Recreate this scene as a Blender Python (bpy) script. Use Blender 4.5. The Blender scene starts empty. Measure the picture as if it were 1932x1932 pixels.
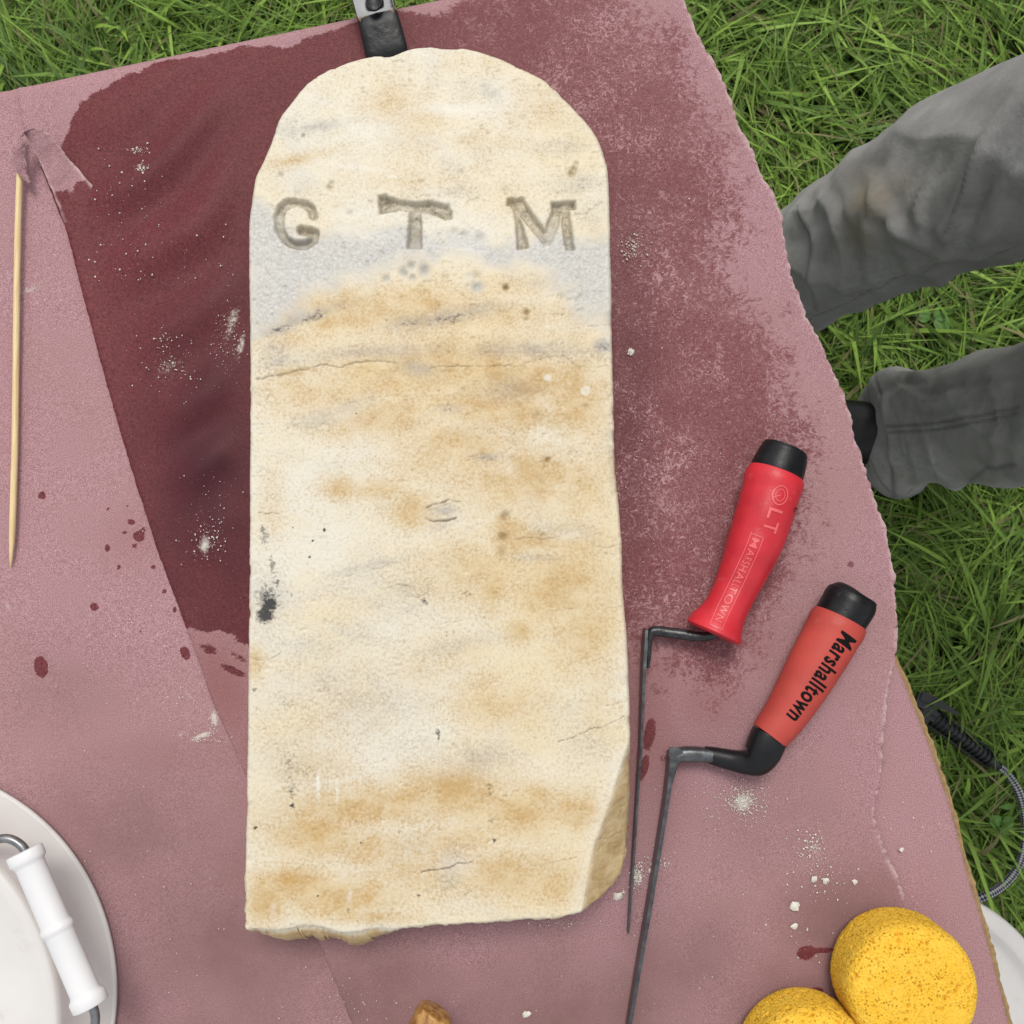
import bpy, bmesh, math, random
import numpy as np
from mathutils import Vector, Matrix

S = bpy.context.scene
COL = S.collection
R = math.radians
rng = np.random.default_rng(7)
random.seed(7)

# ------------------------------------------------------------------ camera
F = 966 / math.tan(R(28.4))          # focal length in units of a 1932-wide picture
CAM = np.array([0.0, -0.05, 1.367])
TH = R(4.5)
cd = bpy.data.cameras.new('camera')
cam = bpy.data.objects.new('camera', cd); COL.objects.link(cam)
cam.location = CAM; cam.rotation_euler = (TH, 0, 0)
cd.sensor_width = 36; cd.lens = 18 / math.tan(R(28.4)); cd.clip_end = 400; cd.clip_start = 0.01
cd.dof.use_dof = True; cd.dof.focus_distance = 0.62; cd.dof.aperture_fstop = 24
S.camera = cam

# ------------------------------------------------------------------ sky, sun, exposure
SUN_EL, SUN_AZ = R(62), R(92)       # azimuth measured from +x towards +y
w = bpy.data.worlds.new('World'); S.world = w; w.use_nodes = True
wn = w.node_tree
sky = wn.nodes.new('ShaderNodeTexSky'); sky.sky_type = 'NISHITA'; sky.sun_disc = False
sky.sun_elevation = SUN_EL; sky.sun_rotation = R(90) - SUN_AZ
sky.dust_density = 6; sky.air_density = 1.0; sky.ozone_density = 1.0
hs = wn.nodes.new('ShaderNodeHueSaturation'); hs.inputs['Saturation'].default_value = 0.35
wn.links.new(sky.outputs[0], hs.inputs['Color'])
cl_ = wn.nodes.new('ShaderNodeMix'); cl_.data_type = 'RGBA'; cl_.inputs[0].default_value = 0.65; cl_.inputs[7].default_value = (7.0, 7.1, 7.35, 1)   # thin even cloud
wn.links.new(hs.outputs[0], cl_.inputs[6]); wn.links.new(cl_.outputs[2], wn.nodes['Background'].inputs[0])
wn.nodes['Background'].inputs[1].default_value = 0.105
sd = bpy.data.lights.new('sun', 'SUN'); sun = bpy.data.objects.new('sun', sd); COL.objects.link(sun)
sd.energy = 1.5; sd.angle = R(22); sd.color = (1.0, 0.955, 0.88)
dv = Vector((math.cos(SUN_EL) * math.cos(SUN_AZ), math.cos(SUN_EL) * math.sin(SUN_AZ), math.sin(SUN_EL)))
sun.rotation_euler = dv.to_track_quat('Z', 'Y').to_euler()
S.view_settings.view_transform = 'Standard'; S.view_settings.look = 'None'
S.view_settings.gamma = 1; S.view_settings.use_curve_mapping = False
S.view_settings.exposure = 0.33
S.render.engine = 'CYCLES'

# ------------------------------------------------------------------ geometry helpers
c_, s_ = math.cos(TH), math.sin(TH)
def up(px, py, z):
    """world point at height z on the sight line of a place in the photograph"""
    px = np.asarray(px, float); py = np.asarray(py, float)
    u = (px - 966) / F; v = (966 - py) / F
    t = (z - CAM[2]) / (v * s_ - c_)
    return np.stack([CAM[0] + t * u, CAM[1] + t * (v * c_ + s_), CAM[2] + t * (v * s_ - c_)], -1)
def pr(x, y, z):
    rx = x - CAM[0]; ry = y - CAM[1]; rz = z - CAM[2]
    cy = ry * c_ + rz * s_; cz = -(-ry * s_ + rz * c_)
    return 966 + F * rx / cz, 966 - F * cy / cz

T = 0.737                             # height of the paper-covered table top
_tab = {}
def vn(x, y, s, seed=0):
    if seed not in _tab: _tab[seed] = np.random.default_rng(1000 + seed).random((256, 256)).astype(np.float32)
    tb = _tab[seed]
    X = x / s; Y = y / s
    xi = np.floor(X).astype(int); yi = np.floor(Y).astype(int)
    fx = (X - xi); fy = (Y - yi); fx = fx * fx * (3 - 2 * fx); fy = fy * fy * (3 - 2 * fy)
    a = tb[xi & 255, yi & 255]; b = tb[(xi + 1) & 255, yi & 255]; c = tb[xi & 255, (yi + 1) & 255]; d = tb[(xi + 1) & 255, (yi + 1) & 255]
    return (a * (1 - fx) + b * fx) * (1 - fy) + (c * (1 - fx) + d * fx) * fy
def fbm(x, y, s, seed=0, o=4):
    r = 0; a = 0.5; n = 0
    for k in range(o):
        r = r + a * vn(x, y, s, seed + k * 17); n += a; a *= 0.5; s *= 0.5
    return r / n
def ss(a, b, x):
    t = np.clip((x - a) / (b - a), 0, 1); return t * t * (3 - 2 * t)
def segd(px, py, a, b):
    dx, dy = b[0] - a[0], b[1] - a[1]; L = dx * dx + dy * dy + 1e-12
    t = np.clip(((px - a[0]) * dx + (py - a[1]) * dy) / L, 0, 1)
    return np.hypot(px - a[0] - t * dx, py - a[1] - t * dy), t
def blobs(px, py, L):
    r = np.zeros_like(px)
    for cx, cy, rx, ry, rot, amp in L:
        a = R(rot); dx = px - cx; dy = py - cy
        u = (dx * math.cos(a) + dy * math.sin(a)) / rx; v = (-dx * math.sin(a) + dy * math.cos(a)) / ry
        r = np.maximum(r, amp * np.exp(-(u * u + v * v) * 0.9)) if amp < 5 else r
    return r
def cat(P, n=4, closed=True):
    P = np.asarray(P, float); N = len(P); out = []
    for i in range(N if closed else N - 1):
        if closed: p0, p1, p2, p3 = P[i - 1], P[i], P[(i + 1) % N], P[(i + 2) % N]
        else: p0, p1, p2, p3 = P[max(i - 1, 0)], P[i], P[i + 1], P[min(i + 2, N - 1)]
        for k in range(n):
            t = k / n
            out.append(0.5 * (2 * p1 + (p2 - p0) * t + (2 * p0 - 5 * p1 + 4 * p2 - p3) * t * t + (3 * p1 - p0 - 3 * p2 + p3) * t ** 3))
    if not closed: out.append(P[-1])
    return np.array(out)
def hermite(P, n=6):
    """smooth open curve through unevenly spaced rows, no overshoot where they crowd"""
    P = np.asarray(P, float); h = np.maximum(np.linalg.norm(np.diff(P[:, :3], axis=0), axis=1), 1e-7); dl = np.diff(P, axis=0) / h[:, None]
    mt = np.vstack([dl[:1], (h[1:, None] * dl[:-1] + h[:-1, None] * dl[1:]) / (h[1:] + h[:-1])[:, None], dl[-1:]]); out = []
    for i in range(len(P) - 1):
        for k in range(n):
            t = k / n; t2, t3 = t * t, t * t * t
            out.append((2 * t3 - 3 * t2 + 1) * P[i] + (t3 - 2 * t2 + t) * h[i] * mt[i] + (-2 * t3 + 3 * t2) * P[i + 1] + (t3 - t2) * h[i] * mt[i + 1])
    out.append(P[-1]); return np.array(out)
def resample(P, step, closed=True):
    P = np.asarray(P, float)
    Q = np.vstack([P, P[:1]]) if closed else P
    d = np.r_[0, np.cumsum(np.linalg.norm(np.diff(Q, axis=0), axis=1))]
    n = max(2, int(d[-1] / step)); s = np.linspace(0, d[-1], n, endpoint=not closed)
    return np.stack([np.interp(s, d, Q[:, k]) for k in range(Q.shape[1])], -1)
def inside(P, x, y):
    r = np.zeros(x.shape, bool); n = len(P)
    for i in range(n):
        x1, y1 = P[i][0], P[i][1]; x2, y2 = P[(i + 1) % n][0], P[(i + 1) % n][1]
        if y1 == y2: continue
        c = ((y1 > y) != (y2 > y)) & (x < (x2 - x1) * (y - y1) / (y2 - y1) + x1); r ^= c
    return r
def sdist(P, x, y):
    d = np.full(x.shape, 1e9)
    for i in range(len(P)):
        d = np.minimum(d, segd(x, y, P[i], P[(i + 1) % len(P)])[0])
    return np.where(inside(P, x, y), d, -d)

# ------------------------------------------------------------------ object helpers
def props(o, label=None, cat_=None, group=None, kind=None):
    if label: o['label'] = label
    if cat_: o['category'] = cat_
    if group: o['group'] = group
    if kind: o['kind'] = kind
    return o
def wpos(p):
    v = Vector(p.location)
    while p.parent: p = p.parent; v += Vector(p.location)
    return v
def thing(name, loc, label, cat_, group=None):
    o = bpy.data.objects.new(name, None); COL.objects.link(o); o.location = Vector(loc); o.empty_display_size = 0.02
    return props(o, label, cat_, group)
def mesh(name, V, Fc, mat, parent=None, smooth=True, origin=None, attrs=None):
    V = np.asarray(V, float).reshape(-1, 3)
    me = bpy.data.meshes.new(name)
    if origin is not None: base = np.array(origin, float)
    elif parent is not None: base = np.array(wpos(parent))
    else: base = np.zeros(3)
    V = V - base
    if isinstance(Fc, np.ndarray) and Fc.ndim == 2:
        k = Fc.shape[1]; me.vertices.add(len(V)); me.vertices.foreach_set('co', V.astype(np.float32).ravel())
        me.loops.add(Fc.size); me.loops.foreach_set('vertex_index', Fc.astype(np.int32).ravel())
        me.polygons.add(len(Fc)); me.polygons.foreach_set('loop_start', (np.arange(len(Fc)) * k).astype(np.int32))
        me.update(calc_edges=True)
    else:
        me.from_pydata([tuple(v) for v in V], [], [tuple(int(i) for i in f) for f in Fc])
    if smooth: me.polygons.foreach_set('use_smooth', [True] * len(me.polygons))
    if attrs:
        for k, a in attrs.items():
            at = me.attributes.new(k, 'FLOAT', 'POINT'); at.data.foreach_set('value', np.asarray(a, np.float32))
    if mat: me.materials.append(mat)
    o = bpy.data.objects.new(name, me); COL.objects.link(o)
    if parent is not None: o.parent = parent
    elif origin is not None: o.location = Vector(base)
    me.update()
    return o
def loft(path, prof, closed_prof=True, caps=True, upv=(0, 0, 1)):
    """sweep: path (N,3); prof (N,K,2) as (side, up) offsets"""
    P = np.asarray(path, float); N = len(P); prof = np.asarray(prof, float); K = prof.shape[1]
    tn = np.gradient(P, axis=0); tn /= np.linalg.norm(tn, axis=1)[:, None] + 1e-12
    U = np.array(upv, float); V = []
    for i in range(N):
        sd_ = np.cross(tn[i], U)
        if np.linalg.norm(sd_) < 1e-4: sd_ = np.cross(tn[i], (0, 1, 0.01))
        sd_ /= np.linalg.norm(sd_); uu = np.cross(sd_, tn[i])
        V.append(P[i] + prof[i][:, :1] * sd_ + prof[i][:, 1:] * uu)
    V = np.array(V).reshape(-1, 3); Fc = []
    for i in range(N - 1):
        for k in range(K if closed_prof else K - 1):
            a = i * K + k; b = i * K + (k + 1) % K
            Fc.append((a, b, b + K, a + K))
    if caps and closed_prof:
        Fc.append(tuple(range(K - 1, -1, -1))); Fc.append(tuple(range((N - 1) * K, N * K)))
    return V, Fc
def ring(K=16, p=2.0):
    a = np.linspace(0, 2 * np.pi, K, endpoint=False); c, s = np.cos(a), np.sin(a)
    return np.stack([np.sign(c) * abs(c) ** (2 / p), np.sign(s) * abs(s) ** (2 / p)], -1)
def tube(path, ra, rb=None, K=16, p=2.0, n=None, **kw):
    P = np.asarray(path, float)
    ra = np.broadcast_to(np.asarray(ra, float), (len(P),)); rb = ra if rb is None else np.broadcast_to(np.asarray(rb, float), (len(P),))
    if n:
        Q = hermite(np.column_stack([P, ra, rb]), n); P, ra, rb = Q[:, :3], Q[:, 3], Q[:, 4]
    pf = ring(K, p)[None] * np.stack([ra, rb], -1)[:, None, :]
    return loft(P, pf, **kw)
def lathe(prof, K=64):
    V = []; Fc = []
    a = np.linspace(0, 2 * np.pi, K, endpoint=False)
    for r, z in prof:
        V += [(r * math.cos(t), r * math.sin(t), z) for t in a]
    for i in range(len(prof) - 1):
        for k in range(K):
            q = (k + 1) % K; Fc.append((i * K + k, i * K + q, (i + 1) * K + q, (i + 1) * K + k))
    return np.array(V), Fc
def join(parts):
    V = []; Fc = []; n = 0
    for v, f in parts:
        V.append(np.asarray(v, float)); Fc += [tuple(int(i) + n for i in q) for q in f]; n += len(v)
    return np.vstack(V), Fc
def box(c, sz, rz=0):
    v = np.array([(x, y, z) for x in (-1, 1) for y in (-1, 1) for z in (-1, 1)], float) * np.array(sz) / 2
    ca, sa = math.cos(rz), math.sin(rz); v = np.stack([v[:, 0] * ca - v[:, 1] * sa, v[:, 0] * sa + v[:, 1] * ca, v[:, 2]], -1) + np.array(c)
    return v, [(0, 1, 3, 2), (4, 6, 7, 5), (0, 4, 5, 1), (2, 3, 7, 6), (0, 2, 6, 4), (1, 5, 7, 3)]
def slab(outline, z, sp, hfun, walls, jit=0.0, jfun=None, seed=3):
    """solid sheet: a fine grid clipped to an outline (N,2 world), hfun(px,py,d,x,y)->(dz, attrs), walls = [(drop, outward fn/num)]"""
    O = np.asarray(outline, float)
    x0, y0 = O.min(0) - 2 * sp; x1, y1 = O.max(0) + 2 * sp
    xs = np.arange(x0, x1, sp); ys = np.arange(y0, y1, sp)
    X, Y = np.meshgrid(xs, ys, indexing='ij')
    ins = np.zeros(X.shape, bool); n = len(O)
    for i in range(n):
        a = O[i]; b = O[(i + 1) % n]
        if a[1] == b[1]: continue
        lo, hi = min(a[1], b[1]), max(a[1], b[1])
        j = np.nonzero((ys >= lo) & (ys < hi))[0]
        if len(j) == 0: continue
        xc = a[0] + (ys[j] - a[1]) * (b[0] - a[0]) / (b[1] - a[1])
        ins[:, j] ^= X[:, j] < xc[None]
    Rr = 0.03; D = np.full(X.shape, Rr)
    for i in range(n):
        a = O[i]; b = O[(i + 1) % n]
        i0 = max(0, int((min(a[0], b[0]) - Rr - x0) / sp)); i1 = int((max(a[0], b[0]) + Rr - x0) / sp) + 2
        j0 = max(0, int((min(a[1], b[1]) - Rr - y0) / sp)); j1 = int((max(a[1], b[1]) + Rr - y0) / sp) + 2
        D[i0:i1, j0:j1] = np.minimum(D[i0:i1, j0:j1], segd(X[i0:i1, j0:j1], Y[i0:i1, j0:j1], a, b)[0])
    ok = ins & (D > 0.35 * sp)
    cell = ok[:-1, :-1] & ok[1:, :-1] & ok[1:, 1:] & ok[:-1, 1:]
    idx = np.arange(X.size).reshape(X.shape)
    ci, cj = np.nonzero(cell)
    Fc = np.stack([idx[ci, cj], idx[ci + 1, cj], idx[ci + 1, cj + 1], idx[ci, cj + 1]], -1)
    used = np.zeros(X.size, bool); used[Fc.ravel()] = True
    re = np.cumsum(used) - 1; Fc = re[Fc]
    x = X.ravel()[used]; y = Y.ravel()[used]; d = D.ravel()[used].copy()
    # boundary edges
    E = np.vstack([Fc[:, [0, 1]], Fc[:, [1, 2]], Fc[:, [2, 3]], Fc[:, [3, 0]]])
    N = len(x); key = E[:, 0].astype(np.int64) * N + E[:, 1]; rk = E[:, 1].astype(np.int64) * N + E[:, 0]
    B = E[~np.isin(key, rk)]
    bv = np.unique(B)
    Dn = resample(O, sp * 0.7)
    if jit:
        tg = np.roll(Dn, -1, 0) - np.roll(Dn, 1, 0); tg /= np.linalg.norm(tg, axis=1)[:, None] + 1e-9
        nm = np.stack([tg[:, 1], -tg[:, 0]], -1)
        q = (fbm(Dn[:, 0], Dn[:, 1], 0.02, seed, 5) - 0.5) * 1.2 + (vn(Dn[:, 0], Dn[:, 1], 0.0035, seed + 5) - 0.5) * 0.7 + (vn(Dn[:, 0], Dn[:, 1], 0.0015, seed + 9) - 0.5) * 0.65
        if jfun is not None: q = q * jfun(*pr(Dn[:, 0], Dn[:, 1], z))
        Dn = Dn + nm * (q * jit)[:, None]
    bx, by = x[bv], y[bv]
    for a in range(0, len(bv), 400):
        dd = (bx[a:a + 400, None] - Dn[None, :, 0]) ** 2 + (by[a:a + 400, None] - Dn[None, :, 1]) ** 2
        k = dd.argmin(1); x[bv[a:a + 400]] = Dn[k, 0]; y[bv[a:a + 400]] = Dn[k, 1]
    d[bv] = 0
    px, py = pr(x, y, np.full_like(x, z))
    dz, attrs = hfun(px, py, d, x, y)
    V = np.stack([x, y, z + dz], -1)
    # outward normals of boundary verts
    nx = np.zeros(N); ny = np.zeros(N)
    ex = V[B[:, 1], 0] - V[B[:, 0], 0]; ey = V[B[:, 1], 1] - V[B[:, 0], 1]
    for k in (0, 1): np.add.at(nx, B[:, k], ey); np.add.at(ny, B[:, k], -ex)
    l = np.hypot(nx, ny) + 1e-12; nx /= l; ny /= l
    cur = np.arange(N); allV = [V]; allF = [Fc]; allA = {k: [v] for k, v in attrs.items()}; tot = N
    bre = np.full(N, -1); bre[bv] = np.arange(len(bv))
    for drop, off in walls:
        o = off(px[bv], py[bv]) if callable(off) else off
        W = V[bv].copy(); W[:, 0] += nx[bv] * o; W[:, 1] += ny[bv] * o
        W[:, 2] = np.minimum(V[bv, 2] - 0.0002, z - drop) if drop > 0.001 else V[bv, 2] - drop
        nw = np.full(N, -1); nw[bv] = tot + np.arange(len(bv))
        allF.append(np.stack([cur[B[:, 1]], cur[B[:, 0]], nw[B[:, 0]], nw[B[:, 1]]], -1))
        allV.append(W); tot += len(bv); cur = nw
        for k in allA: allA[k].append(attrs[k][bv])
    return np.vstack(allV), np.vstack(allF), {k: np.concatenate(v) for k, v in allA.items()}

# ------------------------------------------------------------------ material helper
class Mat:
    def __init__(s, name, rough=0.6, spec=0.4, metal=0.0):
        s.m = bpy.data.materials.new(name); s.m.use_nodes = True; s.t = s.m.node_tree; s.N = s.t.nodes; s.b = s.N['Principled BSDF']
        s.b.inputs['Roughness'].default_value = rough; s.b.inputs['Specular IOR Level'].default_value = spec; s.b.inputs['Metallic'].default_value = metal
        s.co = s.N.new('ShaderNodeTexCoord').outputs['Object']
    def set(s, sock, v):
        if isinstance(v, bpy.types.NodeSocket): s.t.links.new(v, sock)
        elif isinstance(v, (tuple, list)) and len(v) == 3 and sock.type == 'RGBA': sock.default_value = (*v, 1)
        else: sock.default_value = v
    def p(s, **k):
        for n, v in k.items(): s.set(s.b.inputs[n.replace('_', ' ')], v)
        return s
    def map(s, sc=(1, 1, 1), rot=(0, 0, 0)):
        n = s.N.new('ShaderNodeMapping'); s.t.links.new(s.co, n.inputs[0]); n.inputs['Scale'].default_value = sc; n.inputs['Rotation'].default_value = rot
        return n.outputs[0]
    def noise(s, scale, detail=3, rough=0.55, vec=None, dist=0.0):
        n = s.N.new('ShaderNodeTexNoise'); s.t.links.new(vec or s.co, n.inputs['Vector'])
        n.inputs['Scale'].default_value = scale; n.inputs['Detail'].default_value = detail; n.inputs['Roughness'].default_value = rough; n.inputs['Distortion'].default_value = dist
        return n.outputs[0]
    def vor(s, scale, vec=None, feat='F1', out=0):
        n = s.N.new('ShaderNodeTexVoronoi'); n.feature = feat; s.t.links.new(vec or s.co, n.inputs['Vector']); n.inputs['Scale'].default_value = scale
        return n.outputs[out]
    def math(s, op, a, b=0.0, c=None, clamp=False):
        n = s.N.new('ShaderNodeMath'); n.operation = op; n.use_clamp = clamp
        s.set(n.inputs[0], a); s.set(n.inputs[1], b)
        if c is not None: s.set(n.inputs[2], c)
        return n.outputs[0]
    def mr(s, v, a, b, c=0.0, d=1.0):
        n = s.N.new('ShaderNodeMapRange'); n.clamp = True; s.set(n.inputs[0], v)
        for i, q in enumerate((a, b, c, d)): s.set(n.inputs[i + 1], q)
        return n.outputs[0]
    def mix(s, f, a, b, mode='MIX'):
        n = s.N.new('ShaderNodeMix'); n.data_type = 'RGBA'; n.blend_type = mode
        s.set(n.inputs[0], f); s.set(n.inputs[6], a); s.set(n.inputs[7], b); return n.outputs[2]
    def attr(s, name):
        n = s.N.new('ShaderNodeAttribute'); n.attribute_name = name; return n.outputs['Fac']
    def bump(s, h, strength=0.5, dist=0.001):
        n = s.N.new('ShaderNodeBump'); s.set(n.inputs['Height'], h); n.inputs['Strength'].default_value = strength; n.inputs['Distance'].default_value = dist
        s.t.links.new(n.outputs[0], s.b.inputs['Normal']); return s
def simple(name, col, rough=0.5, spec=0.4, metal=0.0, var=0.15, sc=120, bump=0.0, bsc=600, dust=0.0, dustcol=(0.5, 0.47, 0.42)):
    m = Mat(name, rough, spec, metal)
    n = m.noise(sc, 4)
    c = m.mix(m.mr(n, 0.3, 0.7), tuple(x * (1 - var) for x in col), tuple(min(1, x * (1 + var)) for x in col))
    if dust: c = m.mix(m.math('MULTIPLY', m.mr(m.noise(sc * 2.3, 6, 0.7), 0.6, 0.75), dust), c, dustcol)
    m.p(Base_Color=c, Roughness=m.mr(n, 0.3, 0.7, rough * 0.85, min(1, rough * 1.15)))
    if bump: m.bump(m.noise(bsc, 3), bump, 0.0006)
    return m.m

# ================================================================== GROUND AND TABLE
m = Mat('soil_ground', 0.95, 0.1)
m.p(Base_Color=m.mix(m.noise(25, 6), (0.012, 0.018, 0.006), (0.034, 0.044, 0.016))); M_soil = m.m
g = 300.0
props(mesh('ground', [(-g, -g, 0), (g, -g, 0), (g, g, 0), (-g, g, 0)], [(0, 1, 2, 3)], M_soil, smooth=False), kind='structure')

# grass -------------------------------------------------------------
TABLE_PX = [(0, 165), (450, 75), (760, 10), (1240, -96), (1300, 40), (1400, 250), (1490, 520), (1620, 850), (1690, 1170), (1720, 1310), (1820, 1640), (1900, 1932), (1990, 2300), (-400, 2300), (-400, 240)]
def make_grass(n, x0, x1, y0, y1, seed, big, under):
    g_ = np.random.default_rng(seed)
    x = g_.uniform(x0, x1, n); y = g_.uniform(y0, y1, n)
    px, py = pr(x, y, np.full(n, 0.03))
    vis = (px > -140) & (px < 2072) & (py > -140) & (py < 2072)
    hid = vis & (sdist(TABLE_PX, px, py) > 160)
    prob = np.where(hid, under, np.where(vis, 1.0, 0.35 if big < 1.1 else 1.0)) * (0.28 + 0.72 * ss(.30, .58, fbm(x, y, 0.055, 88, 2)))
    k = g_.random(n) < prob; x, y, px, py = x[k], y[k], px[k], py[k]; n = len(x)
    cl = fbm(x, y, 0.16, 41, 3)                     # clumps share direction and length
    ang = g_.uniform(0, 2 * np.pi, n) * 0.55 + vn(x, y, 0.13, 51) * 9.0
    h = (0.022 + 0.05 * cl + 0.035 * g_.random(n) ** 2) * big
    lean = (0.04 + 0.115 * g_.random(n) ** 0.8) * big
    wd = (0.0008 + 0.0028 * g_.random(n) ** 2.2) * (0.85 + 0.3 * big)
    t = np.array([0, 0.25, 0.5, 0.75, 1.0]); tw = np.array([0.75, 1.0, 0.9, 0.6, 0.06])
    dx, dy = np.cos(ang), np.sin(ang)
    cur = (g_.random(n) - 0.5) * 0.03
    sx = x[:, None] + dx[:, None] * lean[:, None] * t ** 1.6 - dy[:, None] * cur[:, None] * t ** 2
    sy = y[:, None] + dy[:, None] * lean[:, None] * t ** 1.6 + dx[:, None] * cur[:, None] * t ** 2
    sz = h[:, None] * (t * 1.35 - (0.35 + 0.5 * g_.random(n))[:, None] * t ** 2)
    big_ = g_.random(n) < 0.07; wd = np.where(big_, 0.0030 + 0.0016 * g_.random(n), wd); lean = np.where(big_, lean * 1.25 + .02, lean); h = np.where(big_, h + .012, h)
    roll = g_.uniform(-0.9, 0.9, n)
    qx = -dy * np.cos(roll); qy = dx * np.cos(roll); qz = np.sin(roll)
    Wd = wd[:, None] * tw
    Lf = np.stack([sx - qx[:, None] * Wd, sy - qy[:, None] * Wd, sz - qz[:, None] * Wd], -1)
    Rt = np.stack([sx + qx[:, None] * Wd, sy + qy[:, None] * Wd, sz + qz[:, None] * Wd], -1)
    V = np.stack([Lf, Rt], 2).reshape(n, 10, 3)
    V[..., 2] = np.maximum(V[..., 2], 0.001)
    b = (np.arange(n) * 10)[:, None, None]
    q = np.array([[0, 1, 3, 2], [2, 3, 5, 4], [4, 5, 7, 6], [6, 7, 9, 8]])
    Fc = (b + q[None]).reshape(-1, 4)
    hue = np.repeat(np.clip(0.70 * g_.random(n) ** 1.7 + 0.42 * vn(x, y, 0.2, 77) + .25 * big_, 0, 1), 10)
    dry = np.repeat((g_.random(n) < 0.09).astype(float), 10)
    tt = np.tile(np.repeat(t, 2), n)
    return V.reshape(-1, 3), Fc, dict(hue=hue, dry=dry, along=tt)
m = Mat('grass_blade', 0.55, 0.22)
cg = m.mix(m.attr('hue'), (0.010, 0.044, 0.007), (0.27, 0.43, 0.06))
cg = m.mix(m.mr(m.attr('along'), 0.0, 0.6, 0.92, 0.0), cg, (0.018, 0.024, 0.006))  # roots darkened in colour, painted shade for the gaps between blades
cg = m.mix(m.attr('dry'), cg, (0.21, 0.165, 0.085))
cg = m.mix(0.25, cg, m.mix(m.noise(160, 3), (0.012, 0.05, 0.01), (0.22, 0.34, 0.10)))
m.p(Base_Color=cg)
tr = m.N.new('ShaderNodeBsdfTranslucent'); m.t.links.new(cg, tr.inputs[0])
mx = m.N.new('ShaderNodeMixShader'); mx.inputs[0].default_value = 0.10
m.t.links.new(m.b.outputs[0], mx.inputs[1]); m.t.links.new(tr.outputs[0], mx.inputs[2])
m.t.links.new(mx.outputs[0], m.N['Material Output'].inputs[0]); M_grass = m.m
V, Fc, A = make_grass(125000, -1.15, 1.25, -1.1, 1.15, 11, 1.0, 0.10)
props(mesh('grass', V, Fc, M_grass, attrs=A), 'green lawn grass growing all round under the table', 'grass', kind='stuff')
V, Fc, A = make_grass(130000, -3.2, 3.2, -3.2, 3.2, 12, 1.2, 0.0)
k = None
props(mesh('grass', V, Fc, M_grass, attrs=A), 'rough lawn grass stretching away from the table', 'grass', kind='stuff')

# folding table under the papers -------------------------------------
M_tabletop = simple('table_plastic', (0.5, 0.49, 0.46), 0.5, 0.4, var=0.05, sc=40, bump=0.3)
M_steel_grey = simple('table_steel', (0.16, 0.165, 0.17), 0.4, 0.5, 0.6)
rim = lambda L, z: np.array([up(x, y, z)[:2] for x, y in L])
tp = rim([(-500, 275), (0, 172), (450, 84), (760, 19), (1225, -78), (1300, 70), (1390, 290), (1480, 545), (1610, 880), (1655, 1080), (1690, 1262), (1735, 1400), (1800, 1620), (1880, 1900), (1960, 2200), (-620, 2420)], T)
cen = tp.mean(0)
table = thing('folding_table', (cen[0], cen[1], 0), 'folding table covered by pink paper, carrying the pale stone slab', 'table')
tin = cen + (tp - cen) * 0.985
tv = np.vstack([np.c_[tin, np.full(len(tin), 0.7305)], np.c_[tin, np.full(len(tin), 0.69)]]); n_ = len(tin)
mesh('tabletop', tv, [tuple(range(n_ - 1, -1, -1)), tuple(range(n_, 2 * n_))] + [(i, (i + 1) % n_, n_ + (i + 1) % n_, n_ + i) for i in range(n_)], M_tabletop, table, smooth=False)
for (lx, ly) in ((-0.36, 0.2), (0.14, 0.26), (-0.38, -0.36), (0.27, -0.36)):
    mesh('leg', *tube([(lx, ly, 0.689), (lx, ly, 0.3), (lx, ly, 0.0)], 0.014, K=12), M_steel_grey, table)

# ================================================================== CARDBOARD
m = Mat('cardboard', 0.85, 0.15)
m.p(Base_Color=m.mix(m.noise(300, 5), (0.16, 0.10, 0.045), (0.42, 0.29, 0.15))); m.bump(m.noise(700, 3), 0.4, 0.0005); M_card = m.m
CB = [(-520, 280), (0, 178), (450, 90), (760, 24), (1225, -74), (1296, 66), (1385, 265), (1472, 520), (1600, 850), (1650, 1060), (1686, 1246), (1721, 1320), (1757, 1408), (1797, 1526), (1827, 1645), (1857, 1745), (1887, 1853), (1908, 1935), (1985, 2230), (-620, 2420)]
V, Fc, A = slab(rim(CB, 0.7348), 0.7348, 0.006, lambda px, py, d, x, y: (np.zeros_like(px), {}), [(0.0042, 0.0)])
card = mesh('cardboard_sheet', V, Fc, M_card, smooth=False, origin=(cen[0], cen[1], 0.7306))
props(card, 'corrugated cardboard sheet whose torn brown edge shows beside the sponges', 'cardboard')
# crushed flutes of its open right-hand edge
ed = resample(rim([(1687, 1238), (1719, 1316), (1755, 1405), (1795, 1524), (1825, 1643), (1855, 1743), (1885, 1851), (1906, 1933), (1985, 2240)], 0.7335), 0.0012, False)
tg = np.gradient(ed, axis=0); tg /= np.linalg.norm(tg, axis=1)[:, None]; nm = np.stack([-tg[:, 1], tg[:, 0]], -1); nm *= np.sign(nm[:, :1])
sarc = np.arange(len(ed)) * 0.0012
wv = np.sin(sarc * 2 * np.pi / 0.0062 + 14 * vn(sarc, sarc * 0, 0.026, 8)) * (0.0002 + 0.0006 * vn(sarc, sarc * 0, 0.013, 14))
ragg = 0.0003 + 0.0032 * fbm(sarc, sarc * 0 + 3, 0.022, 21, 4) ** 1.5 + 0.0010 * vn(sarc, sarc * 0, 0.003, 33)
rows = []
for q in (-0.006, 0.0, 0.5, 1.0):
    o = ragg * q if q > 0 else q
    rows.append(np.c_[ed + nm * np.broadcast_to(np.asarray(o)[..., None] if np.ndim(o) else o, ed.shape), 0.7330 + wv * (0.4 + 0.6 * max(q, 0))])
V = np.vstack(rows); L = len(ed)
Fq = np.array([(r * L + i, r * L + i + 1, (r + 1) * L + i + 1, (r + 1) * L + i) for r in range(3) for i in range(L - 1)])
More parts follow.
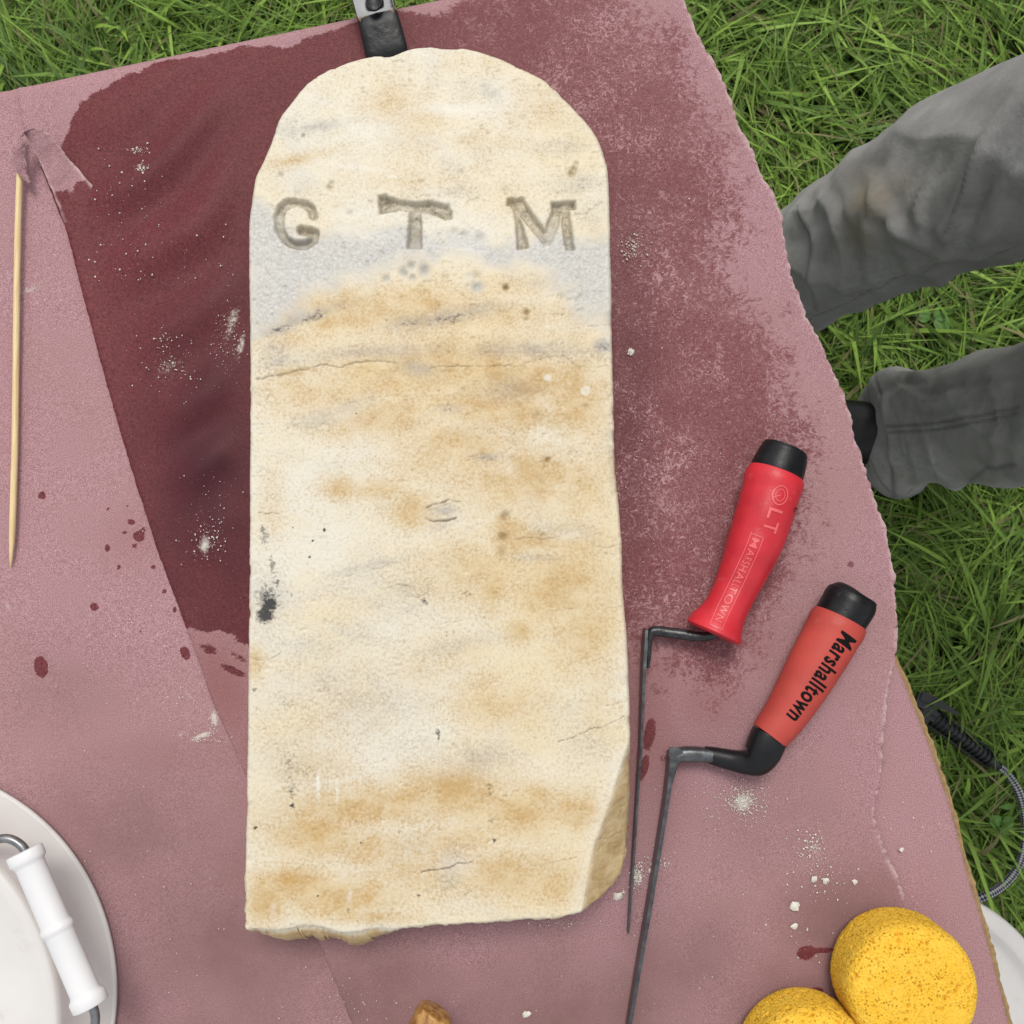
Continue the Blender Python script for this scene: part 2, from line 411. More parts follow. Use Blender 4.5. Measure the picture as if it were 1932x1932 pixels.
mesh('corrugation', V, Fq, M_card, card)
V = np.vstack([np.c_[ed - nm * 0.004, np.full(L, 0.7311)], np.c_[ed + nm * (ragg * 0.75)[:, None], np.full(L, 0.7309)]])
mesh('bottom_liner', V, np.array([(i, i + 1, L + i + 1, L + i) for i in range(L - 1)]), M_card, card)

# ================================================================== PINK PAPER
m = Mat('rosin_paper', 0.8, 0.25)
fib = m.noise(520, 4, 0.65, dist=0.6); fine = m.noise(1500, 2, 0.6); mott = m.noise(150, 6, 0.66, dist=1.4); low = m.noise(9, 4)
fiber = m.noise(1.0, 3, 0.7, vec=m.map((330, 900, 400), (0, 0, 0.5)), dist=0.5)
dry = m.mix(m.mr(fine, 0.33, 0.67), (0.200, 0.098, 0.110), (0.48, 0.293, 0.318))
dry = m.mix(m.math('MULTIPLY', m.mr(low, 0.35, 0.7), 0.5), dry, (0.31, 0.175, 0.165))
wet = m.mix(m.mr(m.math('ADD', m.math('MULTIPLY', fib, .5), m.math('MULTIPLY', fine, .5)), 0.36, 0.64), (0.070, 0.0135, 0.0165), (0.190, 0.050, 0.055))
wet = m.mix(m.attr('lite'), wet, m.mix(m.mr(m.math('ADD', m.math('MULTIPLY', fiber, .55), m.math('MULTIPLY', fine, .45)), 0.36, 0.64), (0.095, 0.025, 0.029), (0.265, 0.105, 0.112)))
wet = m.mix(m.math('MULTIPLY', m.attr('deep'), 0.75), wet, (0.058, 0.014, 0.020))
wsum = m.math('ADD', m.attr('wet'), m.math('MULTIPLY', m.math('SUBTRACT', m.math('ADD', m.math('MULTIPLY', mott, 0.6), m.math('MULTIPLY', fiber, 0.4)), 0.5), 1.5))
wf = m.mr(wsum, 0.43, 0.57)
colp = m.mix(m.math('MULTIPLY', m.attr('damp'), 0.75), dry, (0.20, 0.075, 0.07))
colp = m.mix(m.math('MULTIPLY', m.attr('stain_shade'), m.mr(m.noise(22, 5), .3, .65, .6, 1.0)), colp, (0.175, 0.095, 0.092))  # brown stain by the sponges, plus near-edge shade painted into the paper colour
colp = m.mix(wf, colp, wet)
fl = m.mr(m.noise(1100, 2), 0.70, 0.76)
flk = m.mr(m.noise(1.0, 3, 0.65, vec=m.map((620, 400, 400), (0, 0, 0.75)), dist=2.2), 0.56, 0.66)
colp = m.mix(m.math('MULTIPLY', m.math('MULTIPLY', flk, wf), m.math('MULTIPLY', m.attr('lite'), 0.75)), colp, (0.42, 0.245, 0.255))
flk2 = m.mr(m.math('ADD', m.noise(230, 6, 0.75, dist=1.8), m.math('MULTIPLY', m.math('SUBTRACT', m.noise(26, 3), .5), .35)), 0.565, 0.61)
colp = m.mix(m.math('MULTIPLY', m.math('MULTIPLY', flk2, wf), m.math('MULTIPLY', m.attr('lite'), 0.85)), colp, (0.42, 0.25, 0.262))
colp = m.mix(m.math('MULTIPLY', fl, 0.35), colp, (0.5, 0.36, 0.36))
dk = m.mr(m.noise(800, 2, 0.5), 0.25, 0.20)
colp = m.mix(m.math('MULTIPLY', dk, 0.5), colp, (0.06, 0.03, 0.03))
df = m.mr(m.math('ADD', m.math('MULTIPLY', m.attr('dust'), 0.62), m.math('ADD', m.math('MULTIPLY', m.noise(620, 6, 0.8, dist=0.8), 0.75), m.math('MULTIPLY', m.noise(130, 4, 0.7, dist=1.2), 0.5))), 0.98, 1.22)
colp = m.mix(m.math('MULTIPLY', m.attr('rim'), 0.7), colp, (0.56, 0.42, 0.42))
colp = m.mix(m.math('MULTIPLY', df, 0.9), colp, (0.58, 0.55, 0.49))
m.p(Base_Color=colp, Roughness=m.mr(wf, 0, 1, 0.88, 0.52), Specular_IOR_Level=m.mr(wf, 0, 1, 0.2, 0.15))
m.bump(m.math('ADD', m.math('MULTIPLY', fine, 0.6), fib), 0.35, 0.0006); M_paper = m.m

SEAM = [(30, 157), (45, 240), (64, 283), (89, 345), (125, 430), (150, 530), (190, 680), (225, 805), (260, 920), (298, 1040), (340, 1150), (372, 1240), (400, 1320), (450, 1430), (520, 1590), (600, 1770), (665, 1932), (800, 2240)]
RIGHT = [(1240, -96), (1268, -40), (1287, 0), (1311, 60), (1341, 115), (1361, 150), (1385, 215), (1396, 250), (1420, 290), (1437, 335), (1456, 365), (1475, 410), (1479, 445), (1490, 520), (1520, 600), (1546, 640), (1566, 690), (1586, 740), (1606, 790), (1612, 830), (1625, 870), (1640, 915), (1650, 950), (1662, 975), (1670, 1010), (1680, 1060), (1685, 1110), (1690, 1160), (1688, 1235),
         (1681, 1270), (1672, 1310), (1666, 1360), (1662, 1410), (1665, 1440), (1655, 1480), (1648, 1535), (1652, 1560), (1665, 1600), (1675, 1625), (1690, 1650), (1705, 1690), (1702, 1720), (1705, 1760), (1698, 1850), (1690, 1960), (1680, 2240)]
WET = [(135, 215), (165, 172), (230, 143), (330, 113), (450, 88), (600, 58), (700, 36), (850, -5), (950, -50), (1180, -90), (1310, 10), (1350, 110), (1410, 260), (1450, 400), (1470, 520), (1500, 620), (1525, 720), (1555, 830), (1575, 950), (1560, 1050), (1490, 1110), (1430, 1180), (1380, 1290), (1335, 1320), (1270, 1275), (1210, 1235), (1150, 1250), (800, 1250), (480, 1225), (420, 1195), (340, 1190), (272, 1050), (190, 800), (138, 600), (92, 430), (75, 330), (112, 268)]
DROPS = [(1225, 1385, 14, 38, 10, 1), (1212, 1450, 12, 34, 20, 1), (1520, 1797, 20, 15, -15, 1.2), (1550, 1792, 30, 7, -5, 1), (1541, 1868, 16, 8, 0, 1), (1255, 1430, 20, 12, 0, .7), (1602, 765, 12, 8, 30, .9), (1605, 1065, 9, 9, 0, .8), (1632, 830, 5, 8, 0, .8), (1240, 1300, 60, 40, 0, .55), (1390, 1340, 40, 25, 0, .5), (1310, 1250, 60, 30, 0, .6), (440, 1265, 40, 12, 25, .75), (395, 1225, 30, 14, 20, .7), (450, 1240, 40, 12, 30, .6)]
LDROPS = [(80, 935, 9, 9, 0, 1.1), (78, 1258, 14, 22, -10, 1.3), (178, 1145, 10, 9, 20, 1.1), (263, 1012, 14, 12, 30, 1.1), (248, 985, 10, 7, 20, 1), (350, 1232, 10, 15, -25, 1.2), (203, 1034, 7, 10, 0, 1), (205, 960, 5, 5, 0, .9), (235, 1005, 6, 5, 0, 1), (271, 1000, 6, 8, 0, 1), (255, 1030, 7, 7, 0, 1), (225, 1070, 5, 8, 0, .9), (310, 1115, 7, 7, 0, .9), (330, 1150, 7, 9, 0, .8), (265, 1190, 4, 4, 0, .8), (120, 1500, 20, 10, 0, .35), (60, 960, 5, 5, 0, .6), (290, 1070, 8, 8, 0, .8), (240, 955, 5, 5, 0, .8)]
DUST = [(438, 610, 14, 50, 20, .8), (455, 650, 10, 40, 10, .8), (320, 690, 40, 30, -20, .65), (300, 640, 20, 20, 0, .5), (388, 1028, 15, 26, 10, .9), (400, 1025, 25, 20, 30, .6), (372, 1000, 40, 30, 0, .4), (1402, 1512, 24, 24, 20, .95), (1402, 1512, 48, 42, 0, .6), (1535, 1605, 22, 26, 40, .6), (1203, 1655, 12, 20, 0, .95), (1225, 1635, 26, 10, -40, .6), (1196, 470, 22, 22, 0, .6), (262, 285, 12, 5, 0, .8), (268, 318, 8, 5, 0, .8), (1450, 1600, 200, 150, 0, .2), (660, 1900, 100, 60, 0, .25), (1210, 700, 16, 60, 0, .3), (1400, 690, 120, 100, 0, .2), (1190, 1700, 25, 12, 0, .6), (1050, 1738, 40, 6, 0, .6)]
LDUST = [(405, 1355, 9, 22, -5, 1), (382, 1388, 32, 7, -22, .95), (340, 1385, 25, 12, -20, .6), (60, 545, 40, 18, -15, .65), (110, 565, 45, 8, 5, .6), (20, 520, 20, 40, 0, .5), (358, 1310, 22, 20, 0, .6), (150, 1080, 40, 40, 0, .2), (300, 1240, 60, 60, 0, .3), (120, 900, 100, 120, 0, .2), (270, 1190, 80, 60, 0, .25), (135, 815, 10, 10, 0, .5), (50, 660, 40, 30, 0, .35), (15, 1145, 12, 10, 0, .7)]

def wrinkles(x, y, px, py):
    # soft diagonal swells left of the slab, plus gentle cockling everywhere
    u = px * 0.5 + py * 0.86
    a = blobs(px, py, [(330, 420, 190, 260, 0, 1.0), (380, 780, 120, 330, 0, .6)])
    z = 0.0075 * a * ss(480, 390, px) * (0.5 + 0.5 * np.sin((u + 110 * vn(px, py, 240, 5)) / 22.0))
    return z + 0.0006 + 0.0014 * (fbm(px, py, 150, 9, 3) - 0.5) + 0.00025 * (vn(px, py, 30, 10) - 0.5)
def h_main(px, py, d, x, y):
    s = sdist(WET, px, py)
    right = ss(560, 1250, px)
    soft = 14 + 80 * right
    W = ss(-soft * (1 + .9 * right), soft * (1.3 + .5 * right), s + (fbm(px, py, 90, 3, 4) - 0.5) * (50 + 110 * right))
    top = ss(330, 0, py) * right
    W = W * (1.10 - 0.40 * right - 0.14 * top + 0.20 * (fbm(px, py, 240, 14, 3) - 0.5) * 2 * right)
    W = np.maximum(W, 1.0 * blobs(px, py, DROPS) * ss(0.2, .6, blobs(px, py, DROPS)))
    damp = np.maximum(blobs(px, py, [(410, 1290, 70, 130, -20, .9), (470, 1420, 40, 120, -10, .6), (1230, 1350, 60, 150, 0, .7), (1330, 1330, 90, 60, 0, .6), (1440, 1200, 60, 90, 0, .35)]), 0)
    deep = blobs(px, py, [(400, 860, 120, 330, 0, 1.15), (250, 330, 60, 120, 20, .35), (300, 760, 60, 200, 15, .6), (430, 560, 80, 200, 0, .55), (350, 300, 220, 70, -35, .4), (1190, 760, 50, 300, 0, .5)]) * (0.5 + fbm(px, py, 80, 61, 3))
    dust = blobs(px, py, DUST)
    # the sheet hangs over the far edge of the table
    e = segd(px, py, (30, 157), (1240, -96))[0]
    dsm = np.full(px.shape, 1e9)
    for a, b in zip(SEAM[:-1], SEAM[1:]): dsm = np.minimum(dsm, segd(px, py, a, b)[0])
    dz = wrinkles(x, y, px, py) * ss(0, 40, e) * (.2 + .8 * ss(40, 130, dsm)) - 0.008 * (1 - np.sqrt(np.clip(1 - (1 - np.clip(e / 26, 0, 1)) ** 2, 0, 1)))
    # torn right rim lifts a little
    dr = sdist(RIGHT + [(0, 2240), (0, -96)], px, py)
    dz = dz + 0.0025 * np.exp(-(np.maximum(dr, 0) / 30) ** 2) * (0.3 + fbm(px, py, 60, 31, 3)) * ss(20, 120, e)
    ds = np.full(px.shape, 1e9)
    for a, b in zip(SEAM[:-1], SEAM[1:]): ds = np.minimum(ds, segd(px, py, a, b)[0])
    dz = dz + 0.0007 * np.exp(-(ds / 25) ** 2)
    return dz, dict(wet=W, damp=damp, deep=deep, dust=dust, rim=np.exp(-(d / 0.0009) ** 2) * (px > 1180) * ss(.3, .6, fbm(px, py, 9, 63, 2)), stain_shade=blobs(px, py, [(1600, 1760, 150, 140, 0, .9), (1480, 1880, 180, 100, 0, .85), (1050, 1900, 320, 120, 0, .95), (700, 1890, 260, 130, 0, .9), (1300, 1830, 180, 150, 0, .75), (1450, 1560, 200, 160, 0, .4)]), lite=right * (.65 + .35 * ss(.3, .7, fbm(px, py, 110, 66, 3))) * (1 - ss(.25, .7, blobs(px, py, DROPS[:5]))))  # sponge stain blobs, the others painted shade towards the near edge
out = [(30, 157), (240, 116), (450, 75), (640, 36), (760, 8), (1000, -45)] + RIGHT + SEAM[::-1][:-1]
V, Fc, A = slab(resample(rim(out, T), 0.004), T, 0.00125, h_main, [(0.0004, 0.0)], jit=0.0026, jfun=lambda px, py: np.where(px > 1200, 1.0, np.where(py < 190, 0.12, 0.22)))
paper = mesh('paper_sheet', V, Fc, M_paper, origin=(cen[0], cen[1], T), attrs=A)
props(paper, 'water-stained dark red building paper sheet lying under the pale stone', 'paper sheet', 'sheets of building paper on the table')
def h_left(px, py, d, x, y):
    e = segd(px, py, (-520, 265), (60, 151))[0]
    dz = 0.0004 + 0.0012 * (fbm(px, py, 140, 19, 3) - 0.5) - 0.008 * (1 - np.sqrt(np.clip(1 - (1 - np.clip(e / 26, 0, 1)) ** 2, 0, 1)))
    Wt = blobs(px, py, LDROPS) * ss(0.25, .7, blobs(px, py, LDROPS))
    return dz, dict(wet=Wt * 1.05, damp=blobs(px, py, [(250, 1020, 60, 60, 0, .3), (350, 1420, 120, 40, 0, .25)]), deep=np.zeros_like(px), dust=blobs(px, py, LDUST), stain_shade=blobs(px, py, [(450, 1800, 280, 230, 0, .9), (250, 1560, 220, 140, 0, .65), (100, 1300, 160, 120, 0, .35)]))  # shade of the near corner painted in as darker brown
out = [(-520, 265), (0, 163), (55, 152)] + [(x + 45, y) for x, y in SEAM[2:]] + [(-620, 2400)]
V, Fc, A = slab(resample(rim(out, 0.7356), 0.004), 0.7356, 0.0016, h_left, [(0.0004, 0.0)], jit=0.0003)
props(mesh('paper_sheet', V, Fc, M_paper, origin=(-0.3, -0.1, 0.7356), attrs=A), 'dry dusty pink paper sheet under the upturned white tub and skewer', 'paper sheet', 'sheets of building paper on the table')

# torn strip of paper that curls over at its far end ---------------------------
rows = [((150, 540), (218, 416), -0.004), ((139, 480), (208, 388), -0.0012), ((126, 432), (184, 360), 0.0010), ((113, 398), (163, 338), 0.0018), ((102, 368), (146, 316), 0.0030),
        ((91, 345), (131, 300), 0.0055), ((76, 308), (116, 280), 0.0085), ((60, 280), (100, 262), 0.0125), ((49, 258), (80, 245), 0.0160), ((38, 250), (60, 242), 0.0185),
        ((27, 268), (47, 250), 0.0190), ((20, 287), (48, 268), 0.0175), ((22, 305), (45, 290), 0.0150), ((29, 320), (48, 308), 0.0125), ((40, 334), (52, 326), 0.0100), ((55, 347), (58, 344), 0.0080)]
Rr = np.array([[*a, *b, z] for a, b, z in rows]); Rr = cat(Rr, 8, False)
nv = 26; V = []; 
for i, (ax, ay, bx, by, z) in enumerate(Rr):
    t = np.linspace(0, 1, nv)
    j0 = (vn(np.array([i * 0.31]), np.array([0.0]), 1, 3)[0] - 0.5) * 2; j1 = (vn(np.array([i * 0.45]), np.array([5.0]), 1, 4)[0] - 0.5) * 6
    X = ax + j0 * (1 - t) + (bx - ax) * t + j1 * t ** 3; Y = ay + (by - ay) * t + j1 * 0.5 * t ** 3
    zz = T + z + 0.0010 * np.sin(np.pi * t) * min(1, z / 0.004) + 0.0007 * (vn(X, Y, 14, 2) - 0.5) * min(1, z / 0.003)
    V.append(up(X, Y, zz[:, None] * 0 + zz[:, None]) if False else np.array([up(a, b, c) for a, b, c in zip(X, Y, zz)]))
V = np.vstack(V); nr = len(Rr)
Fq = np.array([(i * nv + k, i * nv + k + 1, (i + 1) * nv + k + 1, (i + 1) * nv + k) for i in range(nr - 1) for k in range(nv - 1)])
Pxy = np.array([pr(*v) for v in V])
wt = np.repeat(ss(300, 370, Rr[:, 1] * 0.5 + Rr[:, 3] * 0.5), nv) * ss(300, 380, Pxy[:, 1] + 60 * (vn(Pxy[:, 0], Pxy[:, 1], 22, 6) - 0.5)) * 1.05 * np.repeat(np.arange(nr) < 52, nv)
fl_ = mesh('torn_strip', V, Fq, M_paper, paper, attrs=dict(rim=np.tile(np.maximum(ss(.10, 0, np.linspace(0, 1, nv)), ss(.90, 1, np.linspace(0, 1, nv))), nr) * (.35 + .65 * ss(.35, .6, vn(Pxy[:, 0], Pxy[:, 1], 9, 15))), wet=wt, damp=np.zeros(len(V)), deep=np.zeros(len(V)), dust=np.zeros(len(V))))
props(fl_, 'torn curling strip of the sheet')
sm = fl_.modifiers.new('thickness', 'SOLIDIFY'); sm.thickness = 0.0004

# ================================================================== THE STONE
ZT = T + 0.046
OUT = [(460, 1752), (461, 1640), (464, 1500), (466, 1400), (468, 1200), (470, 1000), (471, 800), (471, 700), (470, 640), (469, 560), (468, 500), (468, 430), (471, 398), (476, 365), (482, 332), (493, 308), (503, 285), (512, 262), (519, 238), (530, 215), (546, 195), (570, 165), (586, 151), (606, 138), (632, 124), (680, 108), (708, 102), (722, 103), (738, 103), (755, 96), (772, 90), (800, 86), (850, 87), (885, 91), (922, 101), (960, 116), (1000, 135), (1032, 153), (1057, 176), (1085, 205), (1110, 234), (1129, 262), (1141, 295), (1147, 320), (1149, 360), (1151, 420), (1153, 500), (1155, 560), (1155, 640), (1157, 720), (1160, 850), (1165, 920), (1172, 1008), (1174, 1020), (1175, 1100), (1180, 1160), (1184, 1220), (1189, 1340), (1191, 1430), (1193, 1500), (1193, 1570), (1190, 1625), (1183, 1655), (1172, 1682), (1156, 1697), (1131, 1709), (1105, 1721), (1080, 1728), (1045, 1736), (1000, 1737), (960, 1739), (920, 1743), (880, 1745), (840, 1749), (805, 1750), (770, 1753), (740, 1757), (715, 1757), (700, 1758), (660, 1763), (640, 1762), (615, 1755), (600, 1752), (570, 1751), (540, 1757), (510, 1758), (480, 1756), (464, 1757)]
CHIP = [(1192, 1385), (1184, 1412), (1168, 1462), (1150, 1520), (1136, 1562), (1121, 1600), (1113, 1640), (1108, 1672), (1099, 1722)]
CHIPP = CHIP + [(1110, 1790), (1260, 1790), (1260, 1385)]
q = lambda L: [(472.0 + x * .3727 * .9434 - .0, 339.6 + y * .3727 * .9434) for x, y in L]       # crop pixels to picture
GL = q([(338, 192), (330, 160), (300, 130), (255, 118), (205, 125), (170, 150), (152, 200), (158, 262), (185, 318), (235, 345), (295, 347), (335, 322), (346, 288), (318, 268)])
GW = [13, 13, 10, 9, 14, 15, 15, 14, 12, 12, 13, 13, 13, 11]
LET = []
for a, b, w0, w1 in zip(GL[:-1], GL[1:], GW[:-1], GW[1:]): LET.append((a, b, w0, w1, .8))
LET.append((*q([(275, 266), (318, 275)]), 13, 11, 1.0))
for L, ws, am in [([(722, 112), (745, 130), (800, 135), (880, 142), (960, 142), (1040, 165), (1055, 178)], [16, 23, 15, 14, 18, 22, 14], .95), ([(885, 140), (884, 230), (881, 345)], [18, 19, 23], 1),
               ([(1410, 118), (1440, 130), (1500, 205), (1590, 320)], [12, 22, 17, 14], .9), ([(1428, 150), (1444, 240), (1462, 347)], [6, 9, 16], .85), ([(1590, 320), (1625, 235), (1655, 150)], [15, 17, 16], .9), ([(1690, 150), (1695, 230), (1715, 356)], [11, 13, 13], .85), ([(1636, 140), (1726, 135)], [11, 12], .85), ([(1396, 116), (1452, 122)], [11, 14], .8), ([(708, 98), (716, 158)], [11, 13], .8), ([(1052, 146), (1060, 192)], [10, 11], .8)]:
    Q_ = q(L)
    for a, b, w0, w1 in zip(Q_[:-1], Q_[1:], ws[:-1], ws[1:]): LET.append((a, b, w0, w1, am))
PITS = [(954, 542, 5, 1), (993, 589, 5, .7), (993, 602, 4, .6), (1079, 326, 7, .8), (1084, 317, 5, .7), (1088, 308, 4, .5), (868, 325, 6, .3), (622, 353, 6, .5), (626, 344, 4, .4), (660, 402, 6, .35), (876, 442, 7, .4), (858, 436, 6, .35), (905, 447, 8, .35), (530, 329, 4, .6), (572, 255, 2.5, .8), (775, 500, 8, .45), (762, 512, 9, .4), (800, 508, 10, .5), (778, 523, 6, .4), (900, 520, 8, .4), (900, 541, 10, .45), (1060, 560, 7, .3), (728, 525, 6, .35), (840, 522, 6, .3), (1034, 866, 4, .7), (955, 972, 8, .5), (949, 1013, 7, .5), (1025, 1010, 4, .4), (700, 381, 5, .3), (735, 378, 8, .2), (955, 360, 8, .3), (560, 365, 10, .2), (790, 413, 30, .10)]
CRACKS = [([(484, 714), (530, 708), (560, 700), (600, 690), (645, 692), (690, 682), (735, 682), (752, 684)], 2.4, .72), ([(805, 960), (825, 951), (845, 943), (868, 946)], 2.8, .95), ([(803, 980), (818, 984), (840, 981), (860, 976)], 3.2, .95), ([(812, 695), (830, 690), (900, 691), (950, 691), (985, 688), (1012, 678), (1045, 671), (1063, 672)], 1.5, .7), ([(1063, 672), (1090, 690), (1130, 693), (1153, 688)], 1.4, .6), ([(486, 968), (505, 970), (530, 971)], 1.6, .7), ([(650, 1088), (690, 1078), (715, 1070), (765, 1058)], 1.6, .45),
          ([(1053, 1400), (1085, 1391), (1120, 1375), (1150, 1367), (1178, 1352)], 1.5, .75), ([(1140, 1330), (1190, 1322)], 1.2, .4), ([(975, 1018), (990, 1014), (1020, 1017), (1050, 1014)], 1.8, .6), ([(1120, 1032), (1145, 1034), (1172, 1027)], 1.6, .6), ([(730, 1106), (760, 1105), (785, 1112)], 1.5, .6), ([(770, 1124), (790, 1126), (815, 1117)], 1.5, .5), ([(660, 1210), (695, 1200), (740, 1192)], 1.2, .35), ([(830, 1178), (870, 1170)], 1.2, .35), ([(470, 1240), (500, 1248), (530, 1230)], 1.5, .6), ([(500, 1248), (488, 1268)], 2, .6), ([(795, 1645), (830, 1640), (860, 1632), (890, 1628)], 2.0, 1.0), ([(870, 1698), (900, 1672)], 1.4, .5), ([(1000, 1633), (1040, 1628), (1090, 1618)], 1.3, .5), ([(1110, 1582), (1150, 1587), (1180, 1582)], 1.5, .6), ([(1000, 745), (1030, 735)], 1, .3), ([(660, 760), (700, 752), (752, 745)], 1, .4), ([(880, 862), (920, 858)], 1.6, .5), ([(882, 868), (925, 864)], 1.4, .4), ([(1110, 615), (1153, 612)], 1.4, .5), ([(1070, 1148), (1095, 1147)], 1.3, .45), ([(1140, 1148), (1180, 1143)], 1.3, .45), ([(640, 1320), (690, 1312)], 1, .25)]
BAND = [(462, 368), (480, 372), (500, 390), (520, 420), (545, 440), (580, 455), (610, 452), (650, 446), (690, 440), (730, 440), (765, 437), (800, 452), (840, 448), (880, 440), (905, 448), (915, 460), (930, 470), (955, 465), (980, 458), (1010, 452), (1050, 440), (1080, 462), (1110, 465), (1170, 450), (1170, 640), (1150, 620), (1120, 600), (1085, 585), (1060, 548), (1040, 520), (1000, 505), (950, 490), (880, 480), (800, 484), (740, 497), (690, 515), (640, 535), (590, 560), (545, 590), (520, 610), (490, 625), (462, 632)]
TAN = [(760, 592, 300, 40, 0, .45), (640, 575, 90, 30, -10, .5), (790, 570, 100, 30, 0, .5), (720, 605, 200, 18, 0, .55), (560, 640, 90, 30, 0, .3), (850, 690, 260, 60, -4, .50), (1000, 720, 150, 55, 0, .62), (960, 770, 160, 50, 0, .55), (1080, 760, 70, 70, 0, .55), (620, 740, 140, 50, 0, .35), (720, 790, 120, 40, -5, .5), (560, 700, 50, 14, 0, .4), (1000, 900, 150, 70, 0, .55), (880, 850, 150, 70, 0, .45), (640, 920, 40, 25, 0, .45), (720, 925, 60, 25, 0, .45), (1090, 920, 60, 60, 0, .45), (1080, 1020, 90, 40, 0, .35), (960, 1010, 40, 40, 0, .6), (900, 1080, 130, 60, 0, .4), (1020, 1020, 120, 20, 5, .5), (780, 960, 60, 40, 0, .45), (1060, 1110, 100, 80, 0, .5), (980, 1190, 25, 20, 0, .75), (1100, 1190, 60, 90, 0, .45), (930, 1100, 40, 60, 0, .5), (830, 1250, 90, 50, -10, .25), (940, 1330, 110, 40, 0, .35), (900, 1300, 60, 40, 0, .3), (1130, 1250, 40, 150, 0, .25), (620, 1330, 120, 90, 0, .2), (700, 1520, 200, 45, -6, .62), (760, 1500, 100, 30, -10, .5), (600, 1575, 100, 50, 0, .6), (860, 1490, 120, 60, 0, .6), (980, 1530, 90, 60, 0, .5), (1090, 1530, 50, 40, 20, .55), (560, 1670, 100, 40, 0, .62), (500, 1700, 40, 40, 0, .7), (640, 1690, 120, 40, 0, .62), (800, 1640, 130, 60, 0, .38), (950, 1650, 120, 50, 0, .5), (1050, 1670, 60, 40, 0, .4), (700, 1600, 100, 40, 0, .45), (850, 1590, 90, 40, 0, .4), (700, 1730, 100, 15, 0, .4), (480, 1250, 20, 30, 0, .5), (510, 950, 30, 60, 0, .2), (600, 1450, 80, 40, 0, .3),
       (735, 190, 50, 40, 0, .3), (790, 230, 40, 60, 0, .22), (900, 260, 90, 25, 5, .22), (560, 300, 60, 12, -12, .35), (800, 345, 140, 40, 0, .18), (1010, 200, 60, 60, 0, .2), (930, 120, 60, 20, 0, .15), (620, 160, 40, 20, 0, .12), (720, 480, 100, 20, 0, .1), (980, 540, 70, 30, 0, .25), (1040, 590, 60, 20, 0, .25), (900, 610, 60, 20, 0, .3), (1120, 140, 10, 10, 0, 0)]
GREY = [(612, 237, 45, 10, -10, .75), (560, 246, 60, 18, 0, .35), (925, 172, 22, 12, 30, .6), (880, 160, 60, 20, 0, .2), (1060, 275, 60, 22, 0, .3), (1090, 345, 50, 22, 0, .35), (835, 360, 60, 10, 0, .35), (1120, 400, 40, 40, 0, .25), (580, 596, 60, 14, -18, .85), (520, 622, 50, 12, -15, .7), (855, 595, 90, 16, -12, .6), (770, 608, 60, 12, -8, .5), (1140, 652, 25, 14, 0, .8), (1010, 660, 120, 16, 0, .5), (700, 665, 130, 14, -3, .45), (540, 680, 60, 16, -8, .45), (520, 660, 30, 20, 0, .4), (792, 696, 30, 16, 0, .65), (600, 790, 60, 18, -12, .4), (660, 770, 50, 14, -20, .4), (848, 772, 30, 10, 0, .5), (920, 862, 26, 8, -5, .55), (950, 735, 60, 26, 0, .35), (836, 963, 26, 10, -8, .75), (835, 990, 30, 10, -20, .45), (690, 1068, 70, 8, -14, .5), (755, 1112, 40, 20, 0, .35), (770, 1150, 50, 8, -25, .4), (560, 1425, 80, 60, 0, .25), (900, 1430, 90, 30, -10, .3), (700, 1330, 110, 60, -10, .25), (620, 1290, 120, 50, -10, .25), (850, 1640, 22, 40, 10, .45), (800, 1410, 120, 30, 0, .2), (640, 1210, 130, 40, -15, .22), (1060, 1000, 60, 20, 0, .3), (1010, 1052, 40, 8, 0, .4), (870, 1215, 100, 16, -12, .3), (740, 1130, 120, 60, 0, .2), (1100, 1400, 60, 40, 0, .2), (500, 1130, 40, 60, 0, .4)]
